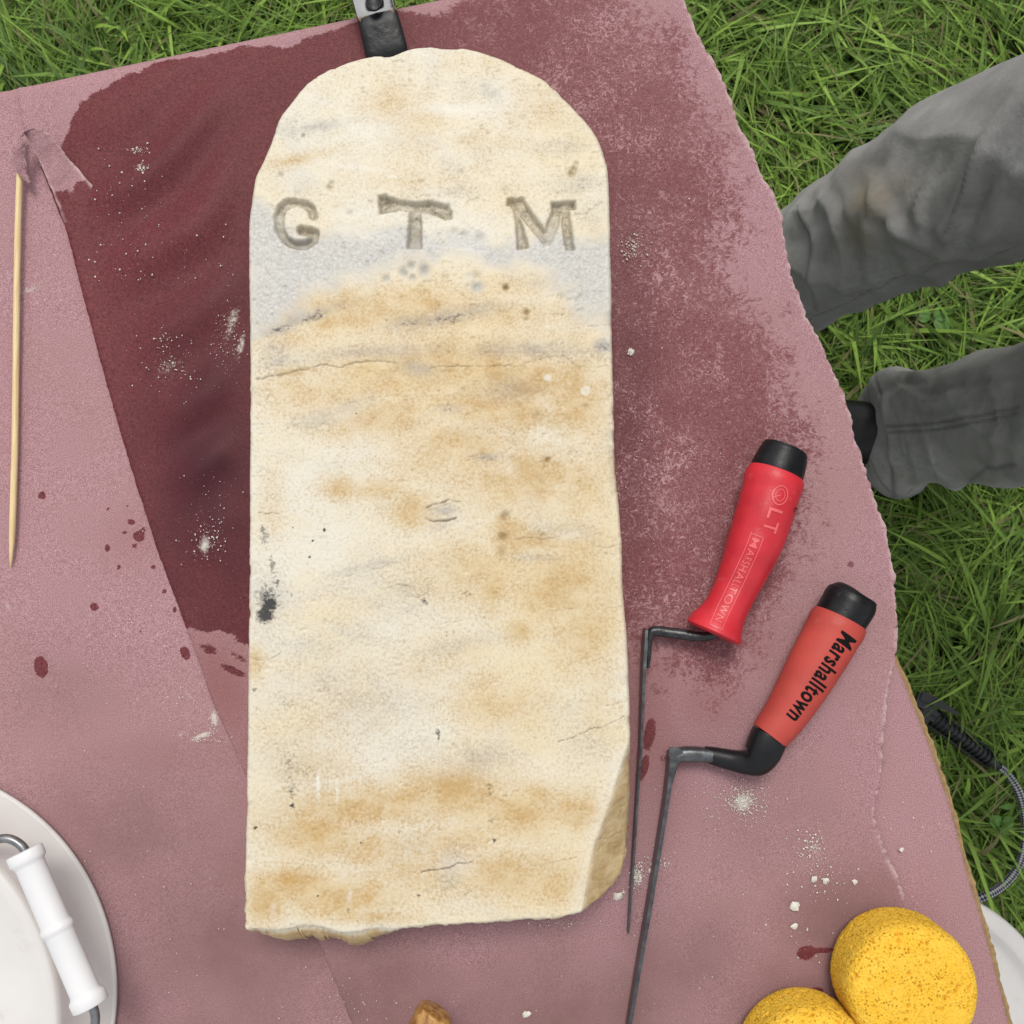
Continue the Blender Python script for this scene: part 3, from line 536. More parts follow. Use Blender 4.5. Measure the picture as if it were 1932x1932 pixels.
DARK = [(510, 1140, 18, 16, -30, 1.05), (500, 1160, 22, 20, -30, 1.0), (505, 1130, 30, 34, -30, .72), (550, 1122, 18, 16, 0, .45), (500, 1012, 14, 24, -10, .62), (496, 1000, 8, 14, 0, .7), (514, 1070, 10, 30, -8, .62), (522, 1100, 14, 14, 0, .6), (530, 1000, 10, 40, 0, .42), (500, 940, 30, 30, 0, .36), (546, 1440, 16, 60, 3, .5), (552, 1490, 14, 28, 0, .58), (560, 1400, 14, 40, 0, .4), (552, 1520, 7, 6, 0, .9), (510, 1560, 12, 10, 0, .5), (482, 1562, 5, 5, 30, .95), (924, 1490, 9, 24, -8, .55), (926, 1545, 8, 10, 0, .55), (932, 1586, 6, 5, 0, .8), (922, 1620, 8, 20, 0, .45), (826, 1382, 7, 9, 0, .8), (828, 1392, 4, 14, 0, .7), (590, 600, 40, 10, -15, .62), (530, 620, 34, 9, -15, .62), (850, 600, 70, 12, -12, .55), (770, 610, 40, 10, -5, .5), (600, 588, 12, 6, 0, .7), (728, 600, 10, 10, 0, .6), (802, 1135, 14, 9, 20, .62), (612, 1000, 4, 6, 0, .9), (590, 1020, 4, 3, 0, .9), (584, 1051, 4, 4, 0, .9), (553, 995, 3, 3, 0, .8), (672, 780, 3, 2, 0, 1), (1145, 655, 16, 14, 0, .6), (920, 866, 24, 5, -4, .5), (770, 1153, 18, 5, -30, .55), (480, 1300, 9, 8, 0, .7), (535, 1325, 24, 30, 0, .42), (880, 1120, 18, 8, 10, .6), (900, 1165, 24, 8, 0, .5), (840, 1200, 14, 5, -20, .5), (1075, 1330, 8, 5, 0, .6), (1120, 1370, 6, 12, 0, .4), (600, 1690, 4, 3, 0, .9), (560, 1690, 20, 20, 0, .4), (655, 1720, 6, 10, 20, .6), (680, 1590, 4, 3, 0, .8), (790, 1690, 5, 4, 0, .7), (848, 1640, 8, 10, 0, .5), (600, 1450, 60, 100, 0, .30), (860, 1610, 30, 12, -30, .4), (860, 1190, 90, 14, -10, .36), (848, 775, 20, 7, 10, .55), (1020, 870, 8, 5, 0, .5)]
WHITE = [(835, 205, 70, 12, 0, .6), (870, 250, 30, 8, 0, .5), (700, 240, 60, 10, 0, .3), (690, 318, 50, 5, 8, .6), (740, 333, 10, 3, 10, .9), (660, 402, 50, 10, 0, .4), (690, 440, 60, 16, 0, .4), (900, 440, 130, 30, 0, .35), (600, 1480, 3.2, 22, 0, 1.3), (636, 1495, 1.8, 14, 0, 1.1), (660, 1690, 4, 13, 10, .7), (515, 1715, 5, 12, 10, .5), (640, 790, 60, 20, 0, .2), (1080, 1010, 30, 10, 0, .4), (590, 1040, 60, 50, 0, .25), (860, 1630, 40, 18, 0, .35), (1000, 950, 30, 30, 0, .2), (560, 1300, 100, 30, -10, .25), (1010, 1450, 70, 26, 0, .3), (780, 1440, 100, 30, 0, .25), (960, 880, 16, 16, 0, .3), (1090, 860, 30, 20, 0, .3)]
BROWN = [(950, 975, 8, 7, 0, 1), (949, 1012, 9, 8, 0, 1), (945, 1040, 9, 11, 0, .7), (1031, 868, 7, 5, 0, 1), (955, 543, 5, 5, 0, 1), (994, 590, 4, 6, 0, .8), (1015, 785, 12, 12, 45, .5), (995, 735, 26, 12, 0, .45), (1104, 764, 6, 5, 0, .8), (1020, 905, 5, 6, 0, .6), (555, 705, 8, 6, 0, .4), (1080, 325, 6, 9, 20, .5), (622, 352, 5, 6, 0, .3)]
def h_stone(px, py, d, x, y):
    N = len(px); z = 0.0010 * (fbm(px, py, 260, 1, 2) - 0.5) + 0.00018 * (fbm(px, py, 20, 2, 3) - 0.5)
    r = 0.0014 + 0.0022 * fbm(px, py, 70, 4, 2)
    pk = ss(.70, .80, fbm(px, py, 9, 55, 3)) * ss(.45, .6, fbm(px, py, 120, 56, 2)); z = z - 0.0007 * pk
    z = z - (r - np.sqrt(np.maximum(r * r - np.maximum(r - d, 0) ** 2, 0))) * 0.85
    z = z - 0.0022 * np.exp(-d / 0.003) * ss(.55, .8, fbm(px, py, 40, 12, 3))          # bruised arris
    pitm = np.zeros(N); letter = np.zeros(N); crack = np.zeros(N)
    k = np.nonzero((px > 480) & (px < 1110) & (py > 340) & (py < 500))[0]
    X, Y = px[k], py[k]; wob = (fbm(X, Y, 12, 7, 3) - 0.5) * 3.5
    for a, b, w0, w1, am in LET:
        dd, t = segd(X, Y, a, b); hw = (w0 + (w1 - w0) * t) * 0.55
        if a[0] > 640:      # square-cut stroke ends
            ln_ = math.hypot(b[0] - a[0], b[1] - a[1]); ux, uy = (b[0] - a[0]) / ln_, (b[1] - a[1]) / ln_
            al = (X - (a[0] + b[0]) / 2) * ux + (Y - (a[1] + b[1]) / 2) * uy; pe = np.abs(-(X - a[0]) * uy + (Y - a[1]) * ux)
            dd = np.maximum(pe, hw + np.abs(al) - ln_ / 2 - 5)
        letter[k] = np.maximum(letter[k], am * ss(-4.2, 3.4, hw - dd + wob) * (.72 + .28 * ss(.3, .6, fbm(X, Y, 26, 57, 3))))
    z = z - 0.0062 * letter * (0.8 + 0.4 * fbm(px, py, 16, 23, 3))
    for cx, cy, rr, am in PITS:
        j = np.nonzero((abs(px - cx) < 2 * rr) & (abs(py - cy) < 2 * rr))[0]
        g_ = np.exp(-((px[j] - cx) ** 2 + (py[j] - cy) ** 2) / (rr * rr) * 1.2) * am
        z[j] -= 0.003 * g_; pitm[j] = np.maximum(pitm[j], g_)
    for L, wd, am in CRACKS:
        L = np.array(L, float); xa, ya = L.min(0) - 12; xb, yb = L.max(0) + 12
        j = np.nonzero((px > xa) & (px < xb) & (py > ya) & (py < yb))[0]
        X, Y = px[j], py[j]; wy = (fbm(X, Y, 16, 71, 4) - 0.5) * 9; br = ss(.2, .6, fbm(X, Y, 12, 72, 3)) * .7 + .3
        for a, b in zip(L[:-1], L[1:]):
            dd, t = segd(X, Y + wy, a, b); crack[j] = np.maximum(crack[j], am * br * np.exp(-(dd / (wd * 0.62)) ** 2))
    z = z - 0.0007 * crack
    cs = sdist(CHIPP, px, py); chip = ss(-4, 8, cs)
    z = z - np.where(cs > -6, np.minimum(np.maximum(cs + 3, 0) * 0.00033 * (0.75 + 0.3 * fbm(px, py, 50, 30, 2)), 0.034), 0) - chip * 0.0034 * (fbm(px * 0.6 + py * .25, py, 26, 31, 5) - 0.5)
    bs = ss(-18 - 8 * ss(480, 520, py), 20 + 26 * ss(480, 530, py), sdist(BAND, px, py) + 7 + (fbm(px, py, 30, 44, 5) - 0.5) * 56)
    pt = blobs(px, py, [(775, 500, 9, 9, 0, 1), (762, 512, 9, 9, 0, 1), (800, 508, 11, 14, 0, 1), (778, 523, 7, 7, 0, .8), (900, 540, 12, 11, 0, 1), (1083, 552, 22, 14, 0, .9), (728, 525, 8, 8, 0, .7), (885, 520, 8, 6, 0, .6), (1050, 545, 14, 10, 0, .6), (890, 455, 14, 12, 0, .8), (975, 468, 14, 10, 0, .8)])
    band = np.maximum(bs, pt)
    z = z + band * (0.00045 * (vn(px, py, 3.6, 50) - 0.5) + 0.00025 * (vn(px, py, 8, 52) - 0.5) - 0.0005)
    white = blobs(px, py, WHITE) + 0.35 * np.exp(-((cs + 12) / 14) ** 2) * ss(1380, 1440, py) + 0.75 * np.maximum(ss(-1, 2.5, 8.5 - np.hypot(px - 1034, py - 712) + 4 * (fbm(px, py, 7, 81, 2) - .5)), ss(-1, 2.5, 10 - np.hypot(px - 1106, py - 737) + 5 * (fbm(px, py, 7, 82, 2) - .5)))
    return z, dict(tan=np.minimum(blobs(px, py, TAN) * 1.25, 1) * (.65 + .7 * fbm(px, py, 34, 68, 4)), grey=blobs(px, py, GREY), dark=blobs(px, py, DARK), band=band, letter=np.maximum(letter, np.minimum(pitm, .55)), crack=crack, white=white, chip=chip, brown=blobs(px, py, BROWN), edge=np.exp(-d / 0.0028))
m = Mat('old_marble', 0.5, 0.38)
sv = m.map((1, 1.3, 1), (0, 0, -0.16))
n1 = m.noise(9, 5, 0.6, vec=sv); n2 = m.noise(62, 8, 0.7, vec=sv, dist=0.4); n3 = m.noise(1300, 2, 0.6); n4 = m.noise(260, 5, 0.62, vec=m.map((1, 1.7, 1), (0, 0, -.3))); n5 = m.noise(500, 3, 0.7)
n6 = m.noise(30, 6, 0.6, vec=sv); nb = m.noise(70, 5, 0.7)
base = m.mix(m.mr(n1, 0.38, 0.70), (0.665, 0.64, 0.55), (0.665, 0.565, 0.37))
base = m.mix(m.math('MULTIPLY', m.mr(n6, 0.52, 0.70), 0.35), base, (0.54, 0.545, 0.53))
grain = m.mr(m.math('ADD', m.math('MULTIPLY', n5, .6), m.math('MULTIPLY', n3, .4)), 0.36, 0.64, -0.42, 0.42)
base = m.mix(m.math('MULTIPLY', m.attr('tan'), 0.85, clamp=True), base, (0.585, 0.435, 0.215))
tf = m.math('MULTIPLY', m.math('ADD', m.math('MULTIPLY', m.attr('tan'), 0.85), grain), m.mr(n2, 0.34, 0.60, 0.4, 1.6), clamp=True)
tf = m.math('MAXIMUM', tf, m.mr(m.math('ADD', n2, m.math('MULTIPLY', grain, 0.35)), 0.57, 0.76, 0, 0.4))
base = m.mix(tf, base, m.mix(m.mr(nb, 0.35, 0.65), (0.47, 0.29, 0.095), (0.50, 0.37, 0.185)))
gf = m.math('MULTIPLY', m.math('ADD', m.attr('grey'), m.math('MULTIPLY', grain, 0.6)), m.mr(n2, 0.32, 0.6, 0.4, 1.35), clamp=True)
base = m.mix(m.math('MULTIPLY', gf, 0.8), base, (0.27, 0.265, 0.265))
bf = m.attr('band')
bcol = m.mix(m.mr(n5, 0.32, 0.66), (0.385, 0.383, 0.368), (0.572, 0.57, 0.552))
base = m.mix(m.math('MULTIPLY', bf, 0.92), base, bcol)
base = m.mix(m.math('MULTIPLY', m.attr('letter'), m.math('MULTIPLY', m.mr(n5, 0.34, 0.62, 0.5, 1.0), m.mr(m.noise(75, 3), .32, .62, .45, 1.0))), base, (0.185, 0.152, 0.095))
base = m.mix(m.math('MULTIPLY', m.attr('brown'), m.mr(n4, 0.3, 0.6, 0.5, 0.95)), base, (0.30, 0.19, 0.07))
chc = m.mix(m.mr(n2, 0.35, 0.62), (0.58, 0.46, 0.26), (0.40, 0.27, 0.115))
base = m.mix(m.math('MULTIPLY', m.attr('chip'), m.mr(n4, 0.3, 0.6, 0.7, 1.0)), base, chc)
base = m.mix(m.math('MULTIPLY', m.attr('white'), m.mr(n4, 0.3, 0.7, 0.4, 1.0), clamp=True), base, (0.72, 0.715, 0.68))
dkf = m.mr(m.math('ADD', m.math('MULTIPLY', m.attr('dark'), 0.60), m.math('ADD', m.math('MULTIPLY', n4, .55), m.math('MULTIPLY', n5, .45))), 0.76, 0.98)
base = m.mix(m.math('MULTIPLY', dkf, 0.97), base, (0.018, 0.018, 0.020))
base = m.mix(m.mr(m.noise(420, 3, .6), 0.70, 0.74, 0, .55), base, (0.16, 0.115, 0.06))
base = m.mix(m.math('MULTIPLY', m.attr('crack'), 0.9, clamp=True), base, (0.075, 0.045, 0.02))
base = m.mix(m.math('MULTIPLY', m.attr('edge'), 0.35), base, (0.70, 0.67, 0.58))
base = m.mix(m.mr(n3, 0.33, 0.66, 0.45, 0.0), base, m.mix(1.0, base, (0.72, 0.68, 0.6), 'MULTIPLY'))
m.p(Base_Color=base, Roughness=m.mr(n2, 0.3, 0.7, 0.42, 0.62))
m.bump(m.math('ADD', m.math('MULTIPLY', n3, 0.5), n5), 0.22, 0.0007); M_stone = m.m
fr = lambda px, py: np.where(py > 1700, ss(1700, 1745, py) * ((1 - ss(660, 860, px)) * 0.0075 * ss(455, 520, px) ** .5 + 0.010 * (fbm(px, py, 40, 77, 4) - .42) + 0.0035 * np.exp(-((px - 640) / 60) ** 2)), 0)
jag = lambda px, py: (fbm(px, py, 22, 91, 4) - 0.5)
V, Fc, A = slab(resample(rim(cat(OUT, 3), ZT), 0.0022), ZT, 0.00068, h_stone,
    [(0.0035, lambda px, py: 0.0006 * jag(px, py) + 0.1 * fr(px, py)), (0.0055, lambda px, py: 0.0006 * jag(px, py) + 0.35 * fr(px, py)), (0.010, lambda px, py: 0.0008 * jag(px, py + 70) + 0.7 * fr(px, py)), (0.017, lambda px, py: 0.0015 * jag(px + 90, py) + fr(px, py)), (0.030, lambda px, py: 0.002 * jag(px, py + 50) + fr(px, py) * 0.9 - 0.001), (0.0456, lambda px, py: -0.002 + 0 * px)],
    jit=0.00032, jfun=lambda px, py: np.where(py > 1650, 4.0, 1.0))
N0 = len(V); zrel = ZT - V[:, 2]
A['chip'] = np.maximum(A['chip'], ss(0.003, 0.0045, zrel) * (np.arange(N0) > 0) * (A['edge'] > .98))
A['edge'] = np.where(zrel > 0.0028, 0, A['edge'])
stone = mesh('gravestone', V, Fc, M_stone, origin=(*V[:, :2].mean(0), T), attrs=A)
props(stone, 'pale round-topped marble marker stone carved with the letters G T M', 'gravestone')

# right-hand under sheet -------------------------------------------------------
def h_under(px, py, d, x, y):
    z0 = np.zeros_like(px)
    Wt = blobs(px, py, [(1605, 1780, 30, 40, 0, .35), (1670, 1900, 60, 60, 0, .3)])
    return 0.0005 * (fbm(px, py, 120, 29, 3) - 0.5), dict(wet=Wt, damp=blobs(px, py, [(1720, 1900, 160, 120, 0, .25)]), deep=z0, dust=blobs(px, py, [(1690, 1560, 20, 30, 0, .35), (1720, 1700, 30, 30, 0, .2)]))
UND = [(1560, 1150), (1684, 1236), (1717, 1318), (1753, 1407), (1793, 1525), (1823, 1644), (1853, 1744), (1883, 1852), (1903, 1934), (1980, 2230), (1560, 2230)]
V, Fc, A = slab(resample(rim(UND, 0.7356), 0.004), 0.7356, 0.0014, h_under, [(0.0004, 0.0)], jit=0.0006)
props(mesh('paper_sheet', V, Fc, M_paper, origin=(0.3, -0.2, 0.7356), attrs=A), 'paler pink paper strip showing along the cardboard edge beside the sponges', 'paper sheet', 'sheets of building paper on the table')

# ================================================================== TOOLS
def text2d(s, size, offset=0.0, shear=0.0, space=1.0):
    cu = bpy.data.curves.new('lettering_source', 'FONT'); cu.body = s; cu.size = size; cu.offset = offset; cu.shear = shear; cu.space_character = space; cu.resolution_u = 4
    ob = bpy.data.objects.new('lettering_source', cu); me = bpy.data.meshes.new_from_object(ob)
    bm = bmesh.new(); bm.from_mesh(me); bmesh.ops.triangulate(bm, faces=bm.faces[:])
    for _ in range(3):
        L = [e for e in bm.edges if e.calc_length() > size * 0.16]
        if L: bmesh.ops.subdivide_edges(bm, edges=L, cuts=1); bmesh.ops.triangulate(bm, faces=bm.faces[:])
    V = np.array([v.co[:2] for v in bm.verts]); Fc = [[v.index for v in f.verts] for f in bm.faces]
    bm.verts.index_update(); bm.free(); bpy.data.objects.remove(ob); bpy.data.meshes.remove(me); bpy.data.curves.remove(cu)
    return V, Fc
class Grip:
    """round tool handle along a plan centreline; rows = (px, py, width_px, z_centre, vertical ratio)"""
    def __init__(s, rows, n=10, tight=None):
        Q = hermite(np.array([[*up(a, b, z), w * (CAM[2] - z) / F / 2, w * (CAM[2] - z) / F / 2 * k] for a, b, w, z, k in rows]), n)
        s.P = Q[:, :3]; s.ra = np.maximum(Q[:, 3], 1e-4); s.rb = np.maximum(Q[:, 4], 1e-4)
        s.d = np.r_[0, np.cumsum(np.linalg.norm(np.diff(s.P, axis=0), axis=1))]
        s.tn = np.gradient(s.P, axis=0); s.tn /= np.linalg.norm(s.tn, axis=1)[:, None]
    def geo(s, K=40, p=2.0): return tube(s.P, s.ra, s.rb, K=K, p=p)
    def wrap(s, uv, lift):
        out = []
        for u, w_ in uv:
            c = np.array([np.interp(u, s.d, s.P[:, k]) for k in range(3)]); t = np.array([np.interp(u, s.d, s.tn[:, k]) for k in range(3)]); t /= np.linalg.norm(t)
            ra = np.interp(u, s.d, s.ra) + lift; rb = np.interp(u, s.d, s.rb) + lift
            side = np.cross((0, 0, 1), t); side /= np.linalg.norm(side); uu = np.cross(t, side)
            q_ = np.clip(w_ / ra, -0.98, 0.98)
            out.append(c + side * ra * q_ + uu * rb * math.sqrt(1 - q_ * q_))
        return np.array(out)
c5 = lambda x, y: ((1240 + x * 0.28986) * 0.94336, (860 + y * 0.28986) * 0.94336)
c6 = lambda x, y: ((1240 + x * 0.33533) * 0.94336, (1400 + y * 0.33533) * 0.94336)
k5 = 0.28986 * 0.94336; k6 = 0.33533 * 0.94336
M_red = simple('bright_red_rubber', (0.52, 0.022, 0.034), 0.42, 0.4, var=0.16, sc=32, bump=0.25, bsc=900, dust=0.5, dustcol=(0.48, 0.20, 0.18))
M_emb = simple('bright_red_emboss', (0.66, 0.10, 0.11), 0.38, 0.5, var=0.1, sc=90)
M_salmon = simple('faded_red_rubber', (0.42, 0.055, 0.042), 0.55, 0.35, var=0.14, sc=30, bump=0.2, bsc=900, dust=0.4, dustcol=(0.40, 0.17, 0.14))
M_black = simple('black_rubber', (0.007, 0.0075, 0.009), 0.4, 0.28, var=0.25, sc=80, bump=0.2, bsc=700, dust=0.14, dustcol=(0.16, 0.16, 0.15))
M_print = simple('black_print', (0.006, 0.006, 0.006), 0.7, 0.1, var=0.1)
M_iron = simple('worn_tool_steel', (0.085, 0.09, 0.095), 0.36, 0.5, 0.75, var=0.45, sc=160, bump=0.4, bsc=260, dust=0.25, dustcol=(0.3, 0.3, 0.3))
M_blkiron = simple('black_painted_steel', (0.022, 0.023, 0.025), 0.3, 0.5, 0.25, var=0.5, sc=200, bump=0.6, bsc=220, dust=0.45, dustcol=(0.22, 0.22, 0.21))
def flat_bar(pts, half_w, half_h, **kw):
    P = np.array([up(a, b, z) for a, b, z in pts]); 
    pf = np.array([[(-a, -b), (a, -b), (a, b), (-a, b)] for a, b in zip(np.broadcast_to(half_w, len(P)), np.broadcast_to(half_h, len(P)))])
    return loft(P, pf, **kw)

# bright red tuck pointer
h0 = T + 0.019
t1 = thing('tuck_pointer', up(*c5(900, 800), T), 'bright red flared handle tuck pointer with thin blade along the stone edge', 'trowel', 'tuck pointing trowels beside the stone')
g1 = Grip([(*c5(*a), w_ * k5, h0 + dz, 1.0) for a, w_, dz in [((1079, 298), 382, .001), ((1076, 306), 390, .001), ((1038, 440), 396, .001), ((990, 600), 392, .001), ((958, 700), 386, 0), ((918, 810), 372, 0), ((878, 910), 346, -.001), ((835, 1010), 322, -.001), ((795, 1100), 300, -.001), ((757, 1180), 292, 0), ((722, 1250), 300, 0), ((690, 1310), 336, 0), ((662, 1362), 382, 0), ((652, 1384), 392, 0), ((645, 1400), 384, 0), ((641, 1409), 330, 0)]])
gr1 = mesh('grip', *g1.geo(), M_red, t1)
ec = Grip([(*c5(*a), w_ * k5, h0 + .001, 1.0) for a, w_ in [((1070, 320), 350), ((1078, 300), 368), ((1083, 286), 370), ((1108, 220), 356), ((1130, 160), 332), ((1139, 136), 314), ((1144, 124), 280), ((1146, 119), 200)]], n=5)
mesh('end_cap', *ec.geo(), M_black, t1)
def put_text(grip, parent, s, size, u0, w0, mat, name='lettering', offset=0.0, shear=0.0, lift=0.0004, space=1.0):
    V, Fc = text2d(s, size, offset, shear, space)
    W = grip.wrap([(u0 + a, w0 + b) for a, b in V], lift)
    return mesh(name, W, Fc, mat, parent, smooth=False), V[:, 0].max()
# text runs from the cap towards the blade, letter tops to the right
put_text(g1, gr1, 'LT', 0.0125, 0.0245, -0.0022, M_emb, offset=0.0002, space=1.15)
put_text(g1, gr1, 'by', 0.0045, 0.0385, -0.0062, M_emb)
put_text(g1, gr1, 'MARSHALLTOWN', 0.0066, 0.0470, -0.0062, M_emb, offset=0.00006, space=1.13)
def line_on(grip, uvs, wdt, lift):
    uvs = resample(np.array(uvs, float), 0.0012, False); tg_ = np.gradient(uvs, axis=0); tg_ /= np.linalg.norm(tg_, axis=1)[:, None]; n__ = np.stack([-tg_[:, 1], tg_[:, 0]], -1)
    V = np.vstack([grip.wrap(uvs + n__ * wdt / 2, lift), grip.wrap(uvs - n__ * wdt / 2, lift)]); L_ = len(uvs)
    return V, [(i, i + 1, L_ + i + 1, L_ + i) for i in range(L_ - 1)]
a_ = np.linspace(0, 2 * np.pi, 40)
circ = lambda cu, cw, r1, r2: [(cu + r1 * math.cos(t), cw + r2 * math.sin(t)) for t in a_]
V, Fc = join([line_on(g1, [(0.0455, -0.0078), (0.0455, 0.0000), (0.1085, 0.0000), (0.1085, -0.0078), (0.0445, -0.0078)], 0.0005, 0.00045), line_on(g1, circ(0.0165, 0.0018, 0.0062, 0.0048), 0.0008, 0.0004), line_on(g1, circ(0.0165, 0.0018, 0.0040, 0.0030), 0.0005, 0.0004), line_on(g1, [(0.0165, 0.0018), (0.0195, -0.0024)], 0.0007, 0.0004)])
mesh('emblem', V, Fc, M_emb, gr1, smooth=False)
put_text(g1, gr1, 'C', 0.006, 0.0190, 0.0145, M_print)
zb = T + 0.011
mesh('tang', *tube([up(*c5(690, 1400), h0 - .002), up(*c5(600, 1425), h0 - .004), up(*c5(520, 1425), h0 - .006), up(*c5(430, 1410), zb + .001), up(*c5(330, 1398), zb), up(*c5(262, 1388), zb), up(*c5(222, 1392), zb), up(*c5(203, 1425), zb), up(*c5(196, 1500), zb), up(*c5(196, 1570), zb), up(*c5(193, 1642), zb)], np.array([26, 30, 34, 37, 37, 35, 33, 28, 22, 17, 10]) * k5 * .00036, np.array([26, 30, 34, 37, 37, 35, 34, 30, 24, 18, 12]) * k5 * .00038, K=14, p=2.4, n=5), M_blkiron, t1)
mesh('blade', *flat_bar([(*c5(176, 1372), zb + .001), (*c5(168, 1500), zb), (*c5(160, 1640), zb), (1208, 1400, zb), (1196, 1590, zb - .003), (1190, 1680, zb - .005), (1185, 1758, zb - .007)], [.0009, .0011, .001, .0007, .0006, .0006, .0005], [.006, .0075, .0075, .0062, .005, .0044, .0030]), M_iron, t1, smooth=False)

# duller red tuck pointer
h2 = T + 0.0185
t2 = thing('tuck_pointer', up(1500, 1350, T), 'faded red tuck pointer with black printed name and black rubber neck', 'trowel', 'tuck pointing trowels beside the stone')
g2 = Grip([(a, b, w_, h2, 1.0) for a, b, w_ in [(1585, 1167, 101), (1583, 1171, 104), (1567, 1201, 103), (1540, 1249, 99), (1510, 1302, 90), (1480, 1350, 80), (1460, 1377, 74), (1452, 1388, 71)]])
gr2 = mesh('grip', *g2.geo(), M_salmon, t2)
ec = Grip([(a, b, w_, h2, 1.0) for a, b, w_ in [(1578, 1180, 92), (1584, 1169, 96), (1588, 1162, 96.5), (1597, 1147, 98), (1606, 1131, 97), (1610, 1124, 90), (1612, 1120, 78), (1613.5, 1118, 50)]], n=5)
mesh('end_cap', *ec.geo(), M_black, t2)
V, Fc = text2d('Marshalltown', 0.0172, 0.00045, 0.12, 1.10); wl = V[:, 0].max()
V = V * np.array([0.0640 / wl, 1.0]); W = g2.wrap([(0.0078 + a, -0.0010 - 0.0025 * (a / .064) + b * (1 - 0.12 * a / .064)) for a, b in V], 0.00025)
mesh('lettering', W, Fc, M_print, gr2, smooth=False)
M_neck = M_black
mesh('neck', *tube([up(a, b, z) for a, b, z in [(1453.5, 1386, h2), (1446, 1402, h2), (1438, 1420, h2 - .0005), (1427, 1434, h2 - .001), (1410, 1438, h2 - .003), (1390, 1436, h2 - .005), (1362, 1430, h2 - .007), (1340, 1425, h2 - .008), (1329, 1423, h2 - .008)]], np.array([32.6, 32.6, 31.5, 28, 22.5, 19.5, 17.5, 15.5, 14]) * .000352, np.array([32.5, 32, 30.5, 27.5, 24, 21, 19, 17, 15]) * .00034, K=24, p=2.5, n=5), M_neck, t2)
zc = T + 0.0105
mesh('tang', *tube([up(a, b, z) for a, b, z in [(1345, 1426, zc), (1325, 1424, zc), (1305, 1423, zc), (1285, 1424, zc), (1275, 1428, zc), (1270, 1437, zc), (1267, 1452, zc), (1263, 1475, zc), (1258, 1500, zc)]], np.array([12, 13, 13.5, 12.5, 11, 9.5, 7, 4.5, 3]) * .00036, np.array([.006] * 9), K=14, p=3.5, n=5), M_iron, t2)
mesh('shoulder', *flat_bar([(1262, 1418, zc + .0065), (1278, 1419, zc + .0065), (1281, 1424, zc + .0062)], .003, .0008), M_iron, t2, smooth=False)
mesh('blade', *flat_bar([(1268, 1418, zc), (1263, 1460, zc), (1256, 1510, zc), (1240, 1610, zc), (1222, 1720, zc), (1203, 1830, zc), (1186, 1932, zc), (1172, 2030, zc), (1163, 2090, zc)], [.0022, .0016, .0012, .0012, .0012, .0011, .001, .0009, .0006], [.0068, .0072, .0072, .0068, .0064, .006, .0056, .005, .004]), M_iron, t2, smooth=False)

# ------------------------------------------------------------------ bamboo skewer
m = Mat('bamboo', 0.5, 0.35); bn = m.noise(1.0, 4, 0.6, vec=m.map((900, 40, 900)))
m.p(Base_Color=m.mix(m.mr(bn, 0.35, 0.65), (0.56, 0.41, 0.20), (0.72, 0.57, 0.33))); M_bamboo = m.m
zk = T + 0.0035
V, Fc = tube([up(a, b, z) for a, b, z in [(40, 255, zk + .003), (38, 300, zk + .003), (34, 420, zk + .002), (31.5, 560, zk + .001), (30, 700, zk), (28, 850, zk), (24, 980, zk), (22.5, 1020, zk), (21, 1050, zk - .001), (20, 1066, zk - .002), (19.6, 1072, zk - .0025)]], np.array([5.6, 5.8, 5.9, 6, 6, 6, 6, 5.2, 3.2, 1.3, .4]) * .000352, K=14)
props(mesh('bamboo_skewer', V, Fc, M_bamboo, origin=up(28, 700, T)), 'long pale wooden skewer with a sharpened tip lying on dry paper', 'skewer')

# ------------------------------------------------------------------ spring clamp at the far edge
M_chrome = simple('chromed_steel', (0.62, 0.61, 0.58), 0.22, 0.5, 1.0, var=0.12, sc=60, bump=0.3, bsc=90)
M_tip = simple('black_dipped_rubber', (0.006, 0.0065, 0.009), 0.4, 0.3, var=0.4, sc=120, bump=0.8, bsc=160, dust=0.04, dustcol=(.1, .1, .11))
pt = lambda a, b, z: up(a, b, z)
cl = thing('spring_clamp', pt(690, -60, T), 'chrome spring clamp with black rubber tip gripping the table above the stone', 'clamp')
rr_ = ring(20, 6)
V, Fc = loft([pt(738, 132, T + .0045), pt(735, 122, T + .006), pt(728, 92, T + .007), pt(719, 55, T + .009), pt(713, 34, T + .0105), pt(712, 31, T + .0105)], [rr_ * s for s in ((.011, .002), (.0142, .005), (.0146, .0058), (.0142, .0062), (.0138, .0062), (.012, .005))])
mesh('rubber_tip', V, Fc, M_tip, cl)
uch = np.array([(-1, -.9), (-1, .55), (-.86, 1), (-.45, .82), (0, .74), (.45, .82), (.86, 1), (1, .55), (1, -.9), (.9, -.9), (.88, .4), (.45, .62), (0, .55), (-.45, .62), (-.88, .4), (-.9, -.9)])
V, Fc = loft([pt(713, 38, T + .010), pt(709, 22, T + .0115), pt(703, -5, T + .014), pt(694, -45, T + .019), pt(684, -90, T + .022), pt(672, -150, T + .034), pt(655, -230, T + .055)], [uch * s for s in ((.0138, .006), (.0140, .0075), (.0145, .009), (.0160, .012), (.0170, .015), (.0150, .012), (.0130, .009))])
mesh('upper_jaw', V, Fc, M_chrome, cl)
V, Fc = lathe([(0, .0002), (.0042, .0002), (.0046, .0006), (.0050, .0012), (.0054, .0006), (.0056, 0)], 28); V = V * np.array([1.0, 1.25, 1]) + pt(706, 3, T + .0215)
mesh('rivet_hole', V, Fc, M_black, cl)
V, Fc = loft([pt(720, 60, .683), pt(709, 10, .681), pt(694, -45, .69), pt(684, -90, T - .005), pt(668, -160, T - .03), pt(650, -240, T - .05)], [uch * np.array([1, -1]) * s for s in ((.010, .006), (.0125, .008), (.0145, .012), (.0150, .015), (.0130, .011), (.012, .009))])
